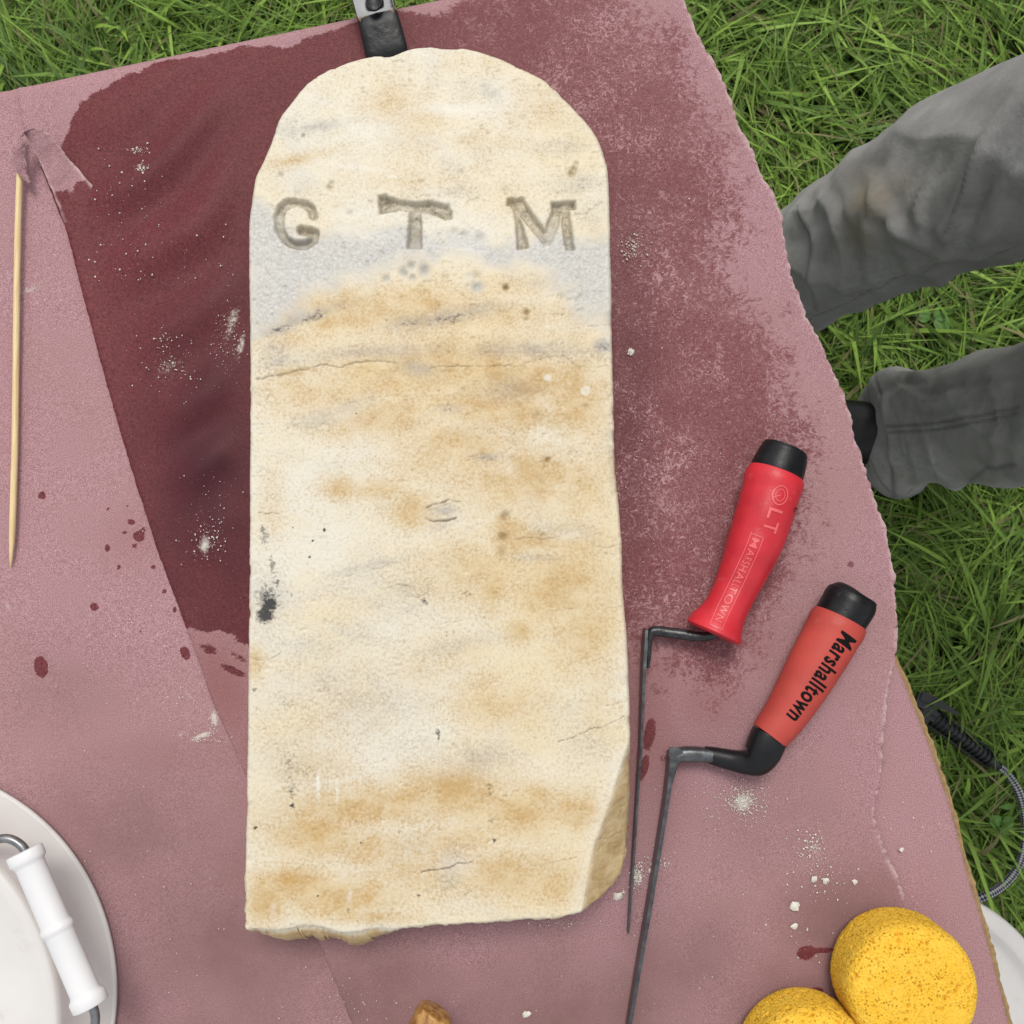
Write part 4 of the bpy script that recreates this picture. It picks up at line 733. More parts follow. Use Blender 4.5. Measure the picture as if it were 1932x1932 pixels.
mesh('lower_jaw', V, Fc, M_chrome, cl)
ax = pt(684, -92, T + .006)
V, Fc = tube([ax + (-.021, 0, 0), ax + (.021, 0, 0)], .0035, K=12); mesh('pivot_pin', V, Fc, M_iron, cl)
aa = np.linspace(0, 2 * np.pi * 5, 120); V, Fc = tube(np.stack([ax[0] + np.linspace(-.011, .011, 120), ax[1] + .008 * np.cos(aa), ax[2] + .008 * np.sin(aa)], -1), .0011, K=6); mesh('spring', V, Fc, M_iron, cl)

# ------------------------------------------------------------------ wooden handled brush at the near edge
m = Mat('varnished_wood', 0.35, 0.45); wn_ = m.noise(1.0, 5, 0.6, vec=m.map((260, 22, 260), (0, 0, .2)), dist=0.8)
m.p(Base_Color=m.mix(m.mr(wn_, 0.35, 0.65), (0.20, 0.085, 0.022), (0.46, 0.25, 0.08))); m.bump(wn_, 0.15, .0005); M_wood = m.m
zw = T + .030
br = thing('brush', up(822, 2030, T), 'varnished wooden brush handle poking in at the near table edge', 'brush')
Q = [(825, 1905, zw + .012, 20), (824, 1907, zw + .012, 28), (820, 1914, zw + .012, 33), (812, 1932, zw + .0115, 36), (803, 1960, zw + .010, 39), (790, 2010, zw + .006, 41), (776, 2070, zw, 37), (765, 2130, zw - .004, 34), (757, 2180, zw - .006, 44)]
mesh('handle', *tube([up(a, b, z) for a, b, z, r_ in Q], np.array([q_[3] for q_ in Q]) * .00033, K=28, n=5), M_wood, br)
hp = up(750, 2235, zw - .010)
V, Fc = box(hp, (.030, .055, .022), -0.2); mesh('ferrule', V, Fc, M_chrome, br, smooth=False)
bp = []
for i in range(9):
    for j in range(7):
        b_ = hp + np.array([(i - 4) * .0032, -.020 - .001 * (j % 2), (j - 3) * .0028]); bp.append(tube([b_, b_ + (random.uniform(-.002, .002), -.022, random.uniform(-.001, .001)), b_ + (random.uniform(-.005, .005), -.045, random.uniform(-.004, 0))], .0007, K=4))
props(mesh('bristle', *join(bp), M_bamboo, br), kind='stuff')

# ================================================================== SPONGES
m = Mat('yellow_sponge', 0.85, 0.15)
v1 = m.vor(400, vec=None); v2 = m.vor(850); pn = m.noise(90, 4)
pore = m.math('MAXIMUM', m.mr(v1, 0.33, 0.20), m.math('MULTIPLY', m.mr(v2, 0.34, 0.22), 0.6))
pore = m.math('MULTIPLY', pore, m.mr(m.noise(60, 2), 0.38, 0.55, 0.35, 1.0))
sc_ = m.mix(m.mr(pn, 0.3, 0.7), (0.78, 0.46, 0.040), (0.83, 0.53, 0.070))
sc_ = m.mix(m.math('MULTIPLY', pore, 0.9), sc_, (0.42, 0.20, 0.008))
sc_ = m.mix(m.attr('pit'), sc_, (0.60, 0.25, 0.008))
m.p(Base_Color=sc_); m.b.inputs['Subsurface Weight'].default_value = 0.12; m.b.inputs['Subsurface Radius'].default_value = (0.004, 0.002, 0.0006); m.b.inputs['Subsurface Scale'].default_value = 1.0
m.bump(m.math('SUBTRACT', m.math('MULTIPLY', m.noise(1400, 3), 0.5), pore), 0.45, 0.0009); M_sponge = m.m
def sponge(px, py, rad_px, zc, thick, seed, label, n=380, tilt=(0, 0)):
    g_ = np.random.default_rng(seed); nu, nv = 420, 190
    u = np.linspace(0, 2 * np.pi, nu, endpoint=False); ph = np.linspace(0.0, np.pi, nv)
    R_ = rad_px * (CAM[2] - zc) / F; Hh = thick / 2; e = 2 / 5.2
    sr = np.sign(np.sin(ph)) * np.abs(np.sin(ph)) ** e; sz = np.sign(np.cos(ph)) * np.abs(np.cos(ph)) ** e
    pd = np.linspace(0, np.pi, 6000); pr_ = np.abs(np.sin(pd)) ** e; pz_ = np.sign(np.cos(pd)) * np.abs(np.cos(pd)) ** e
    al_ = np.r_[0, np.cumsum(np.hypot(np.diff(pr_) * R_, np.diff(pz_) * Hh))]; sl_ = np.linspace(0, al_[-1], nv); sr = np.interp(sl_, al_, pr_); sz = np.interp(sl_, al_, pz_)
    U, RR = np.meshgrid(u, sr); _, ZZ = np.meshgrid(u, sz)
    wob = 1 + 0.03 * (fbm(np.cos(U) * 2 + 9, np.sin(U) * 2 + 9, 1.0, seed, 3) - 0.5)
    X = R_ * RR * wob * np.cos(U); Y = R_ * RR * wob * np.sin(U); Z = Hh * ZZ + 0.0010 * (fbm(X, Y, 0.06, seed + 1, 2) - 0.5)
    P = np.stack([X.ravel(), Y.ravel(), Z.ravel()], -1)
    Nn = np.stack([X.ravel() / R_ ** 2 * np.abs(RR.ravel()) ** 2, Y.ravel() / R_ ** 2 * np.abs(RR.ravel()) ** 2, np.sign(Z.ravel()) * np.abs(ZZ.ravel()) ** 3 / Hh], -1); Nn /= np.linalg.norm(Nn, axis=1)[:, None] + 1e-9
    pit = np.zeros(len(P)); dsp = np.zeros(len(P))
    tops = np.nonzero(P[:, 2] > -Hh * 0.5)[0]; wgt = np.abs(RR.ravel()[tops]) + 1e-3; wgt /= wgt.sum()
    cs_ = P[g_.choice(tops, n, p=wgt)]
    for c in cs_:
        r_ = 0.0005 + 0.0011 * g_.random() ** 3
        j = np.nonzero((np.abs(P[:, 0] - c[0]) < 2 * r_) & (np.abs(P[:, 1] - c[1]) < 2 * r_) & (np.abs(P[:, 2] - c[2]) < 2 * r_))[0]
        q_ = np.exp(-(((P[j] - c) ** 2).sum(1)) / (r_ * r_) * 1.3); pit[j] = np.maximum(pit[j], q_ * 0.7); dsp[j] = np.minimum(dsp[j], -q_ * r_ * 1.3)
    dsp = dsp + 0.0009 * (g_.random(len(P)) - 0.5) * np.minimum(1, np.abs(RR.ravel()) * 2)
    P = P + Nn * dsp[:, None]
    c = up(px, py, zc); P = P + np.array([0, 0, 1]) * (P[:, :1] * tilt[0] + P[:, 1:2] * tilt[1]); P = P + c
    Fq = np.array([(i * nu + k, (i + 1) * nu + k, (i + 1) * nu + (k + 1) % nu, i * nu + (k + 1) % nu) for i in range(nv - 1) for k in range(nu)])
    return props(mesh('sponge', P, Fq, M_sponge, origin=(c[0], c[1], T), attrs=dict(pit=pit)), label, 'sponge', 'round yellow sponges')
sponge(1702, 1848, 117, T + .025, .046, 5, 'round yellow sponge lying whole near the cardboard edge')
sponge(1523, 2008, 118, T + .025, .046, 6, 'round yellow sponge cut off by the picture bottom, left of the other')

# ================================================================== UPTURNED WHITE TUB (near left corner)
M_white = simple('white_plastic', (0.60, 0.582, 0.562), 0.4, 0.4, var=0.05, sc=22, dust=0.30, dustcol=(0.42, 0.38, 0.33), bump=0.08, bsc=60)
M_grip = simple('white_grip_plastic', (0.66, 0.66, 0.665), 0.4, 0.45, var=0.02, sc=30, bump=0.05, bsc=80)
M_wire = simple('galvanised_wire', (0.22, 0.225, 0.23), 0.35, 0.5, 0.8, var=0.2, sc=200)
PH = 0.047; k0 = (CAM[2] - T) / F; pc = up(-207, 1880, T); rl = 415 * k0; rt = rl * .888
pail = thing('tub', (pc[0], pc[1], T + .0008), 'upturned white plastic tub with wire bail and white grip', 'tub')
V, Fc = lathe([(rl * .985, .0002), (rl, .0004), (rl * 1.001, .003), (rl * .992, .0038), (rl * .988, .0042), (rt * 1.012, PH - .008), (rt * 1.008, PH - .004), (rt * .998, PH - .0012), (rt * .985, PH), (rt * .94, PH - .0005), (rt * .90, PH - .002), (rt * .86, PH - .0026), (0, PH - .003)], 200); mesh('tub_shell', V + (pc[0], pc[1], T + .0008), Fc[::1], M_white, pail)
gz = T + PH + .0105
kk = (CAM[2] - gz) / F
A1, A2 = up(45, 1605, gz), up(172, 1899, gz); gd = (A2 - A1); gl = np.linalg.norm(gd); gd /= gl
tt = np.array([0, .003, .008, .060, .068, .085, .10, .46, .475, .487, .50, .513, .525, .54, .90, .915, .932, .94, .992, .997, 1.0]); rr = np.array([26, 32, 33.5, 33.5, 32.5, 28, 27, 27, 28, 30.5, 31.3, 30.5, 28, 27, 27, 28, 32.5, 33.5, 33.5, 32, 27]) * kk
V, Fc = tube([A1 + gd * gl * t for t in tt], rr, rr * .8, K=36)
gp = mesh('grip', V, Fc, M_grip, pail)
side = np.cross(gd, (0, 0, 1)); side /= np.linalg.norm(side); cen2 = np.array([pc[0], pc[1], gz])
inw = -side if np.dot(cen2 - A1, -side) > 0 else side
ear1 = cen2 - gd * rl * 1.02 + (0, 0, -.045); ear2 = cen2 + gd * rl * 1.02 + (0, 0, -.045)
bl = [ear1, ear1 - gd * .003 + (0, 0, .03), cen2 - gd * rl * .97 + (0, 0, .001), cen2 - gd * rl * .80 - inw * rl * .25, A1 - gd * .020 + inw * .040, A1 - gd * .014 + inw * .018, A1 - gd * .010 + inw * .005, A1 - gd * .003, A1 + gd * .01, (A1 + A2) / 2, A2 - gd * .01, A2 + gd * .006, A2 + gd * .013 + inw * .004, A2 + gd * .022 + inw * .018, cen2 + gd * rl * .85 - inw * rl * .28, cen2 + gd * rl * .97 + (0, 0, .001), ear2 + gd * .003 + (0, 0, .03), ear2]
mesh('bail', *tube(bl, .0026, K=12, n=6), M_wire, pail)
for e_, s_g in ((ear1, -1), (ear2, 1)):
    V, Fc = lathe([(0, 0), (.010, 0), (.011, .002), (.008, .006), (0, .006)], 20); rot = np.array(Vector(gd * s_g).to_track_quat('Z', 'Y').to_matrix()); mesh('ear', V @ rot.T + e_ - gd * s_g * .008 + (0, 0, .008), Fc, M_white, pail)

# tall bucket on the grass, right
BH = 0.37; zb2 = BH; k2 = (CAM[2] - zb2) / F; bc = up(1729, 1967, zb2); rb_ = 275 * k2
bk = thing('bucket', (bc[0], bc[1], 0.001), 'white plastic bucket on the grass half hidden below the cardboard corner', 'bucket')
V, Fc = lathe([(0, .001), (rb_ * .84, .001), (rb_ * .86, .005), (rb_ * .93, BH - .07), (rb_ * .97, BH - .068), (rb_ * .97, BH - .055), (rb_ * .93, BH - .053), (rb_ * .94, BH - .02)], 96); mesh('bucket_body', V + (bc[0], bc[1], .001), Fc, M_white, bk)
V, Fc = lathe([(0, -.010), (rb_ * .80, -.010), (rb_ * .85, -.009), (rb_ * .875, -.001), (rb_ * .90, .0005), (rb_ * .975, .0005), (rb_ * .995, -.002), (rb_, -.006), (rb_, -.022), (rb_ * .98, -.022)], 128); mesh('lid', V + (bc[0], bc[1], BH), Fc, M_white, bk)

# ================================================================== CABLE ON THE GRASS
M_cab = simple('black_plastic', (0.016, 0.017, 0.019), 0.42, 0.4, var=0.2, sc=150)
zg = 0.055
cb = thing('cable', up(1850, 1400, 0), 'black and grey braided cable with ribbed black plastic end in the grass', 'cable')
G = lambda a, b, z=zg: up(a, b, z)
e0, e1 = G(1752, 1348), G(1874, 1438); ed_ = (e1 - e0); el = np.linalg.norm(ed_); ed_ /= el; kz2 = (CAM[2] - zg) / F
es = np.cross(ed_, (0, 0, 1)); es /= np.linalg.norm(es)
V, Fc = join([box(G(1745, 1344), (24 * kz2, 30 * kz2, .014), math.atan2(ed_[1], ed_[0])), box(G(1738, 1322, zg + .006), (22 * kz2, 26 * kz2, .008), math.atan2(ed_[1], ed_[0]) + .2), box(G(1752, 1346), (30 * kz2, 20 * kz2, .016), math.atan2(ed_[1], ed_[0]))]); mesh('plug_housing', V, Fc, M_cab, cb, smooth=False)
V, Fc = loft([G(1738, 1312, zg + .010), G(1770, 1326, zg + .012), G(1806, 1347, zg + .013)], [np.array([(-1, -1), (1, -1), (1, 1), (-1, 1)]) * s for s in ((.0062, .002), (.0058, .0018), (.0022, .0012))]); mesh('latch_tongue', V, Fc, M_cab, cb, smooth=False)
for s_g in (-1, 1):
    mesh('rail', *tube([e0 + es * s_g * 17 * kz2 + ed_ * .008, e1 + es * s_g * 14 * kz2], .0022, K=6), M_cab, cb)
mesh('sleeve_core', *tube([e0, e1, G(1884, 1447)], [.0085, .0075, .006], K=14), M_cab, cb)
r0 = None
for i in range(14):
    c = e0 + ed_ * el * (i + 1.4) / 15.5
    V, Fc = tube([c - ed_ * .0014, c - ed_ * .0007, c + ed_ * .0007, c + ed_ * .0014], np.array([.0075, .0112, .0112, .0075]), K=14)
    if r0 is None: r0 = mesh('rib', V - c, Fc, M_cab, cb, origin=None); r0.data.transform(Matrix.Translation(wpos(cb))); r0.location = Vector(c) - wpos(cb)
    else:
        q_ = r0.copy(); COL.objects.link(q_); q_.parent = cb; q_.location = Vector(c) - wpos(cb)
m = Mat('braided_sleeve', 0.6, 0.3)
ck = m.math('MULTIPLY', m.math('SINE', m.math('ADD', m.math('MULTIPLY', m.attr('along'), 900.0), m.attr('round'))), m.math('SINE', m.math('SUBTRACT', m.math('MULTIPLY', m.attr('along'), 900.0), m.attr('round'))))
m.p(Base_Color=m.mix(m.mr(ck, -0.05, 0.12), (0.015, 0.016, 0.02), (0.36, 0.37, 0.40))); m.bump(ck, .5, .001); M_braid = m.m
cp = cat(np.array([G(1884, 1446, zg), G(1900, 1460, zg - .004), G(1922, 1495), G(1934, 1545), G(1932, 1600), G(1918, 1640), G(1890, 1672), G(1850, 1694), G(1800, 1706, .03), G(1700, 1700, .02), G(1500, 1650, .015), G(1300, 1500, .012)]), 14, False)
V, Fc = tube(cp, .0056, K=16); Ln = np.r_[0, np.cumsum(np.linalg.norm(np.diff(cp, axis=0), axis=1))]
mesh('braided_cord', V, Fc, M_braid, cb, attrs=dict(along=np.repeat(Ln, 16), round=np.tile(np.arange(16) / 16 * 2 * np.pi * 3, len(cp))))

# ================================================================== PERSON AT THE RIGHT SIDE OF THE TABLE
m = Mat('work_trousers', 0.9, 0.12)
tw = m.math('ADD', m.math('MULTIPLY', m.noise(900, 2), .6), m.math('MULTIPLY', m.noise(1.0, 2, .5, vec=m.map((1400, 1400, 260), (0.5, 0, 0))), .4)); tn_ = m.noise(30, 5)
cc = m.mix(m.mr(tn_, 0.3, 0.7), (0.205, 0.199, 0.192), (0.31, 0.302, 0.292))
cc = m.mix(m.mr(tw, 0.3, 0.7, 0, .35), cc, (0.13, 0.13, 0.134))
cc = m.mix(m.math('MULTIPLY', m.attr('soil'), m.mr(m.noise(45, 5), .3, .6, .4, 1.0)), cc, (0.25, 0.20, 0.125))
cc = m.mix(m.math('MULTIPLY', m.attr('dust'), m.mr(m.noise(120, 5, .7), .38, .62, .1, 1.0)), cc, (0.42, 0.425, 0.43))
cc = m.mix(m.math('MULTIPLY', m.attr('seam'), .6), cc, (0.06, 0.062, 0.07))
cc = m.mix(m.math('MULTIPLY', m.attr('crease'), m.mr(m.noise(60, 4), .35, .65, .05, .5)), cc, (0.30, 0.295, 0.285))
m.p(Base_Color=cc); m.b.inputs['Sheen Weight'].default_value = 0.15
m.bump(m.math('ADD', tw, m.math('MULTIPLY', m.noise(160, 4), 1.2)), 0.55, 0.001); M_trous = m.m
M_skin = simple('skin', (0.42, 0.24, 0.17), 0.5, 0.35, var=0.06, sc=40); M_shirt = simple('grey_shirt', (0.10, 0.12, 0.15), 0.85, 0.1, var=0.12, sc=60, bump=.3, bsc=500)
M_boot = simple('black_boot_leather', (0.010, 0.010, 0.011), 0.45, 0.4, var=0.3, sc=90, bump=.4, bsc=200); M_hair = simple('brown_hair', (0.035, 0.022, 0.013), 0.6, 0.3, var=.4, sc=300)
per = thing('person', (0.50, 0.20, 0.0), 'person in dusty grey work trousers standing at the right of the table', 'person')
LEGS = [dict(j=[(.340, .352, .055), (.360, .350, .16), (.392, .342, .32), (.430, .330, .50), (.502, .305, .70), (.580, .270, .88), (.60, .262, .93)], r=[.086, .080, .077, .080, .096, .122, .120], seed=3, yaw=.1),
        dict(j=[(.548, .160, .050), (.556, .158, .16), (.570, .140, .32), (.588, .118, .50), (.605, .135, .70), (.618, .150, .88), (.62, .158, .93)], r=[.074, .075, .079, .088, .104, .122, .120], seed=8, yaw=-.05)]
parts = []; AS = dict(soil=[], dust=[], seam=[], crease=[])
K = 240
for li, L in enumerate(LEGS):
    J = cat(np.column_stack([np.array(L['j']), L['r']]), 44, False); P = J[:, :3]; r_ = J[:, 3]; n = len(P)
    a = np.linspace(0, 2 * np.pi, K, endpoint=False); A_, I_ = np.meshgrid(a, np.arange(n)); zz = P[:, 2][:, None] + 0 * A_
    ca, sa = np.cos(A_), np.sin(A_); sd = L['seed']
    # long diagonal drag folds, stronger over knee and cuff
    fx = A_ * 0.085 + zz * 0.55 * (1 if li == 0 else -.8) + 0.05 * fbm(ca * .5 + 3, zz * 3 + sd, .6, sd, 2)
    per_ = lambda s_, sc_, sd2: 0.5 * (fbm(ca * s_ + 7 + zz * sc_, sa * s_ + 7 - zz * sc_ * .7, 1.0, sd2, 2) + fbm(sa * s_ + 17 + zz * sc_ * 1.3, ca * s_ + 27, 1.0, sd2 + 3, 1))
    f1 = per_(1.5, 3.5, sd); rid = 1 - np.abs(2 * per_(1.1, 7.0, sd + 5) - 1) * 2.2
    cuff = np.exp(-((zz - .06) / .07) ** 2); knee = np.exp(-((zz - .47) / .16) ** 2)
    rid2 = 1 - np.abs(2 * per_(1.6, 12.0, sd + 25) - 1) * 2.6
    d_ = 0.024 * (f1 - .5) + (0.005 + .006 * knee + .009 * cuff * (1 if li else .6)) * (np.clip(rid, -.6, 1) - .3) + (.0005 + .001 * knee + .003 * cuff) * np.clip(rid2, -.5, 1)
    d_ = d_ + cuff * 0.012 * np.sin(A_ * 3 + sd) + 0.006 * np.sin(zz * 60 + 3 * ca + 2 * sa) * cuff * li
    px0, py0 = pr(P[:, 0][:, None] + r_[:, None] * ca, P[:, 1][:, None] + r_[:, None] * sa, zz)
    FOLD = [([(1932, 170), (1860, 300), (1810, 420), (1790, 480)], 16, .010), ([(1700, 290), (1665, 390), (1650, 500), (1670, 560)], 14, .009), ([(1650, 330), (1700, 420), (1790, 470), (1932, 490)], 12, .006), ([(1560, 360), (1590, 450), (1600, 570)], 13, .008), ([(1700, 430), (1745, 520), (1860, 535)], 12, .006), ([(1520, 390), (1540, 480), (1545, 580)], 10, .006), ([(1770, 300), (1740, 380), (1760, 450)], 10, .005), ([(1932, 330), (1880, 400), (1850, 470)], 14, .006)] if li == 0 else [([(1665, 745), (1672, 830), (1700, 905)], 9, .008), ([(1700, 730), (1760, 760), (1850, 745), (1932, 730)], 9, .006), ([(1735, 790), (1765, 850), (1790, 905), (1870, 935)], 12, .007), ([(1690, 760), (1720, 830), (1735, 920)], 8, .005), ([(1800, 720), (1850, 800), (1932, 840)], 14, .007), ([(1880, 690), (1900, 780), (1890, 900)], 12, .005), ([(1640, 745), (1700, 715), (1760, 712)], 8, .009)]
    for fp, fw, fa in FOLD:
        fq = cat(np.array(fp, float), 4, False); wv_ = (fbm(px0, py0, 90, 91 + li, 2) - .5) * 16; best = np.full(px0.shape, 1e9); tl = np.zeros(px0.shape)
        for i_, (a_1, b_1) in enumerate(zip(fq[:-1], fq[1:])):
            dd, t_1 = segd(px0 + wv_, py0, a_1, b_1); k_1 = dd < best; best[k_1] = dd[k_1]; tl[k_1] = ((i_ + t_1) / (len(fq) - 1))[k_1]
        d_ = d_ + .8 * fa * (.25 + .75 * np.sin(np.pi * tl)) * (1.15 * np.exp(-(best / fw) ** 1.15) - .5 * np.exp(-((best - fw * 1.8) / (fw * .8)) ** 2)) * (sa * 0 + 1)
    crs = np.zeros(px0.shape); sm2 = np.zeros(px0.shape)
    for fp, fw, fa in FOLD:
        fq = cat(np.array(fp, float), 4, False)
        for a_1, b_1 in zip(fq[:-1], fq[1:]): crs = np.maximum(crs, np.exp(-(segd(px0 + wv_, py0, a_1, b_1)[0] / (fw * .45)) ** 1.2))
    for sp_ in ([[(1690, 600), (1760, 588), (1850, 560), (1932, 527)], [(1690, 592), (1760, 580), (1850, 551), (1932, 518)], [(1516, 392), (1533, 490), (1543, 590)]] if li == 0 else [[(1655, 806), (1770, 799), (1850, 785), (1932, 768)], [(1672, 818), (1770, 811), (1850, 797), (1932, 780)], [(1672, 735), (1664, 800), (1682, 880), (1697, 915)], [(1800, 930), (1870, 880), (1932, 870)]]):
        for a_1, b_1 in zip(sp_[:-1], sp_[1:]): sm2 = np.maximum(sm2, np.exp(-(segd(px0, py0, a_1, b_1)[0] / 3.2) ** 2))
    d_ = d_ - 0.0016 * sm2
    seam = np.exp(-((np.angle(np.exp(1j * (A_ + 1.75))) ) / .030) ** 2) * (.6 + .4 * np.sin(zz * 400)); seam2 = np.exp(-((np.angle(np.exp(1j * (A_ - 1.35)))) / .030) ** 2) * (.6 + .4 * np.sin(zz * 400))
    hem = np.exp(-((zz - .085) / .002) ** 2)
    d_ = d_ - 0.0018 * np.maximum(seam, seam2)
    rad = r_[:, None] + d_
    X = P[:, 0][:, None] + rad * ca * 1.02; Y = P[:, 1][:, None] + rad * sa * .96; Z = zz + 0.012 * cuff * np.sin(A_ * 2 + sd) * (zz < .08)
    V = np.stack([X, Y, Z], -1).reshape(-1, 3); Fq = [(i * K + k, i * K + (k + 1) % K, (i + 1) * K + (k + 1) % K, (i + 1) * K + k) for i in range(n - 1) for k in range(K)]
    parts.append((V, Fq))
    px, py = pr(X, Y, Z); top = (ca * .2 + 1)
    if li == 0: so = blobs(px, py, [(1640, 375, 40, 45, 20, .9), (1625, 430, 30, 50, 0, .6), (1700, 350, 40, 30, 0, .35)]); du = blobs(px, py, [(1820, 455, 10, 6, 0, 1), (1650, 520, 60, 40, 0, .35), (1760, 350, 40, 14, -40, .5), (1830, 420, 40, 20, 0, .35), (1900, 300, 60, 60, 0, .25)])
    else: so = blobs(px, py, [(1700, 900, 40, 20, 0, .2)]); du = blobs(px, py, [(1758, 870, 7, 40, -10, .9), (1775, 905, 8, 30, -35, .7), (1800, 930, 40, 7, 25, .6), (1765, 805, 14, 10, 0, .7), (1700, 880, 50, 40, 0, .35), (1850, 780, 60, 40, 0, .2)])
    AS['soil'].append(so.ravel()); AS['dust'].append(du.ravel()); AS['seam'].append(np.maximum(np.maximum(np.maximum(seam, seam2), hem), sm2).ravel()); AS['crease'].append(crs.ravel())
# seat of the trousers
V, Fq = tube([(.602, .21, .76), (.604, .21, .80), (.608, .21, .88), (.610, .21, .97), (.612, .21, 1.05)], [.120, .155, .168, .158, .148], [.13, .195, .215, .200, .185], K=60, n=6, upv=(0, 1, 0)); parts.append((V, Fq))
for k_ in AS: AS[k_].append(np.zeros(len(V)))
V, Fq = join(parts); mesh('trousers', V, Fq, M_trous, per, attrs={k_: np.concatenate(v) for k_, v in AS.items()})
# one continuous body: skin-modifier figure
def skin(name, pts, edges, mat, parent, root=0, sub=2):
    me = bpy.data.meshes.new(name); base = wpos(parent)
    me.from_pydata([tuple(Vector(p[:3]) - base) for p in pts], edges, []); o = bpy.data.objects.new(name, me); COL.objects.link(o); o.parent = parent
    o.modifiers.new('skin', 'SKIN'); 
    if not me.skin_vertices: 
        bm = bmesh.new(); bm.from_mesh(me); bm.verts.layers.skin.verify(); bm.to_mesh(me); bm.free()
    for i, p in enumerate(pts):
        sv = me.skin_vertices[0].data[i]; sv.radius = (p[3], p[4] if len(p) > 4 else p[3]); sv.use_root = (i == root)
    sm_ = o.modifiers.new('smooth', 'SUBSURF'); sm_.levels = sub; sm_.render_levels = sub
    o.modifiers['skin'].use_smooth_shade = True; me.materials.append(mat); return o
B = [(.61, .21, .94, .085, .115), (.61, .21, 1.08, .09, .12), (.605, .21, 1.24, .11, .15), (.60, .21, 1.40, .09, .13), (.595, .21, 1.49, .05, .05), (.575, .21, 1.56, .062, .06), (.565, .21, 1.64, .088, .072), (.575, .21, 1.71, .070, .062)]
E = [(i, i + 1) for i in range(7)]
def limb(pts, a0):
    global B, E
    for p in pts: B.append(p); E.append((a0, len(B) - 1)); a0 = len(B) - 1
    return a0
def hand(w_, dirv, sg):
    """palm, four fingers of unequal length and a thumb, hanging slightly curled"""
    d = Vector(dirv).normalized(); sidev = Vector((1, 0, 0)); palm = Vector(B[w_][:3]) + d * .075
    a = limb([(*(Vector(B[w_][:3]) + d * .035), .020, .030), (*palm, .014, .036)], w_)
    for k_, ln in enumerate((.066, .076, .070, .054)):
        o_ = palm + Vector((-.026 + .0175 * k_, 0, 0)) + d * .012; q1 = o_ + d * ln * .45; q2 = q1 + (d * .8 + Vector((0, -sg * .5, 0))) * ln * .32; q3 = q2 + (d * .55 + Vector((0, -sg * .8, 0))) * ln * .25
        limb([(*o_, .0095), (*q1, .0088), (*q2, .008), (*q3, .0065)], a)
    t0 = Vector(B[w_][:3]) + d * .045 + Vector((-.03, 0, 0)); limb([(*t0, .012), (*(t0 + d * .028 + Vector((-.018, -sg * .008, 0))), .0105), (*(t0 + d * .052 + Vector((-.020, -sg * .016, 0))), .008)], a)
for sg in (1, -1):
    e_ = limb([(.60, .21 + sg * .17, 1.405, .062), (.615, .21 + sg * .225, 1.28, .050), (.61, .21 + sg * .245, 1.12, .043), (.585, .21 + sg * .25, .98, .036), (.565, .21 + sg * .25, .875, .026)], 3)
    hand(e_, (-.12, 0, -1), sg)
for L in LEGS:
    p = L['j']; limb([(*p[4], .082), (*p[3], .058), (*p[2], .052), (*p[1], .038), (*p[0], .036)], 0)
skin('body', B, E, M_skin, per)
SH = [(.61, .21, .97, .155, .185), (.61, .21, 1.10, .125, .16), (.605, .21, 1.25, .13, .175), (.60, .21, 1.40, .105, .15), (.597, .21, 1.455, .062, .062)]; SE = [(0, 1), (1, 2), (2, 3), (3, 4)]
for sg in (1, -1):
    SH += [(.60, .21 + sg * .17, 1.40, .078), (.612, .21 + sg * .22, 1.29, .068), (.613, .21 + sg * .235, 1.20, .064)]; n_ = len(SH); SE += [(3, n_ - 3), (n_ - 3, n_ - 2), (n_ - 2, n_ - 1)]
skin('shirt', SH, SE, M_shirt, per)
V, Fq = lathe([(.0, .075), (.04, .070), (.068, .052), (.082, .022), (.084, -.01), (.080, -.03)], 40); V = V * np.array([1.12, .98, 1]) + (.585, .21, 1.70); mesh('hair', V, Fq, M_hair, per)
hd = np.array([.565, .21, 1.64])
for sg in (1, -1):
    V, Fq = lathe([(0, .011), (.007, .009), (.011, 0), (.007, -.009), (0, -.011)], 16); mesh('eye', V + hd + (-.076, sg * .031, .012), Fq, M_white, per)
V, Fq = tube([hd + (-.083, 0, .018), hd + (-.100, 0, -.012), hd + (-.088, 0, -.022)], [.006, .012, .008], K=12); mesh('nose', V, Fq, M_skin, per)
# boots, toes towards the table
for L in LEGS:
    x0, y0, _ = L['j'][0]; c, s = math.cos(L['yaw']), math.sin(L['yaw'])
    W = lambda u_, v_, z_: np.array([x0 - u_ * c - v_ * s, y0 - u_ * s + v_ * c, z_])
    bt = mesh('boot', *tube([W(-.085, 0, .050), W(-.075, 0, .055), W(-.04, 0, .062), (W(.02, 0, .062)), W(.08, 0, .052), W(.14, 0, .042), W(.185, 0, .036), W(.205, 0, .032)], [.012, .036, .042, .042, .046, .050, .040, .014], [.03, .045, .055, .052, .042, .034, .026, .010], K=28, n=4, p=2.4), M_boot, per)
    V, Fq = tube([W(-.088, 0, .016), W(-.06, 0, .016), W(0, 0, .016), W(.07, 0, .016), (W(.14, 0, .016)), W(.19, 0, .018), W(.213, 0, .020)], [.026, .043, .044, .048, .052, .042, .014], .0155, K=24, n=4, p=5); mesh('sole', V, Fq, M_black, bt)
    mesh('boot_shaft', *tube([W(-.03, 0, .075), W(-.03, 0, .16)], [.052, .055], K=28), M_boot, bt)
    for k_ in range(4):
        u_ = .015 + .022 * k_; z_ = .112 - .012 * k_; mesh('lace', *tube([W(u_, -.024, z_ - .006), W(u_ + .004, 0, z_), W(u_, .024, z_ - .006)], .0028, K=6, n=3), M_grip, bt)

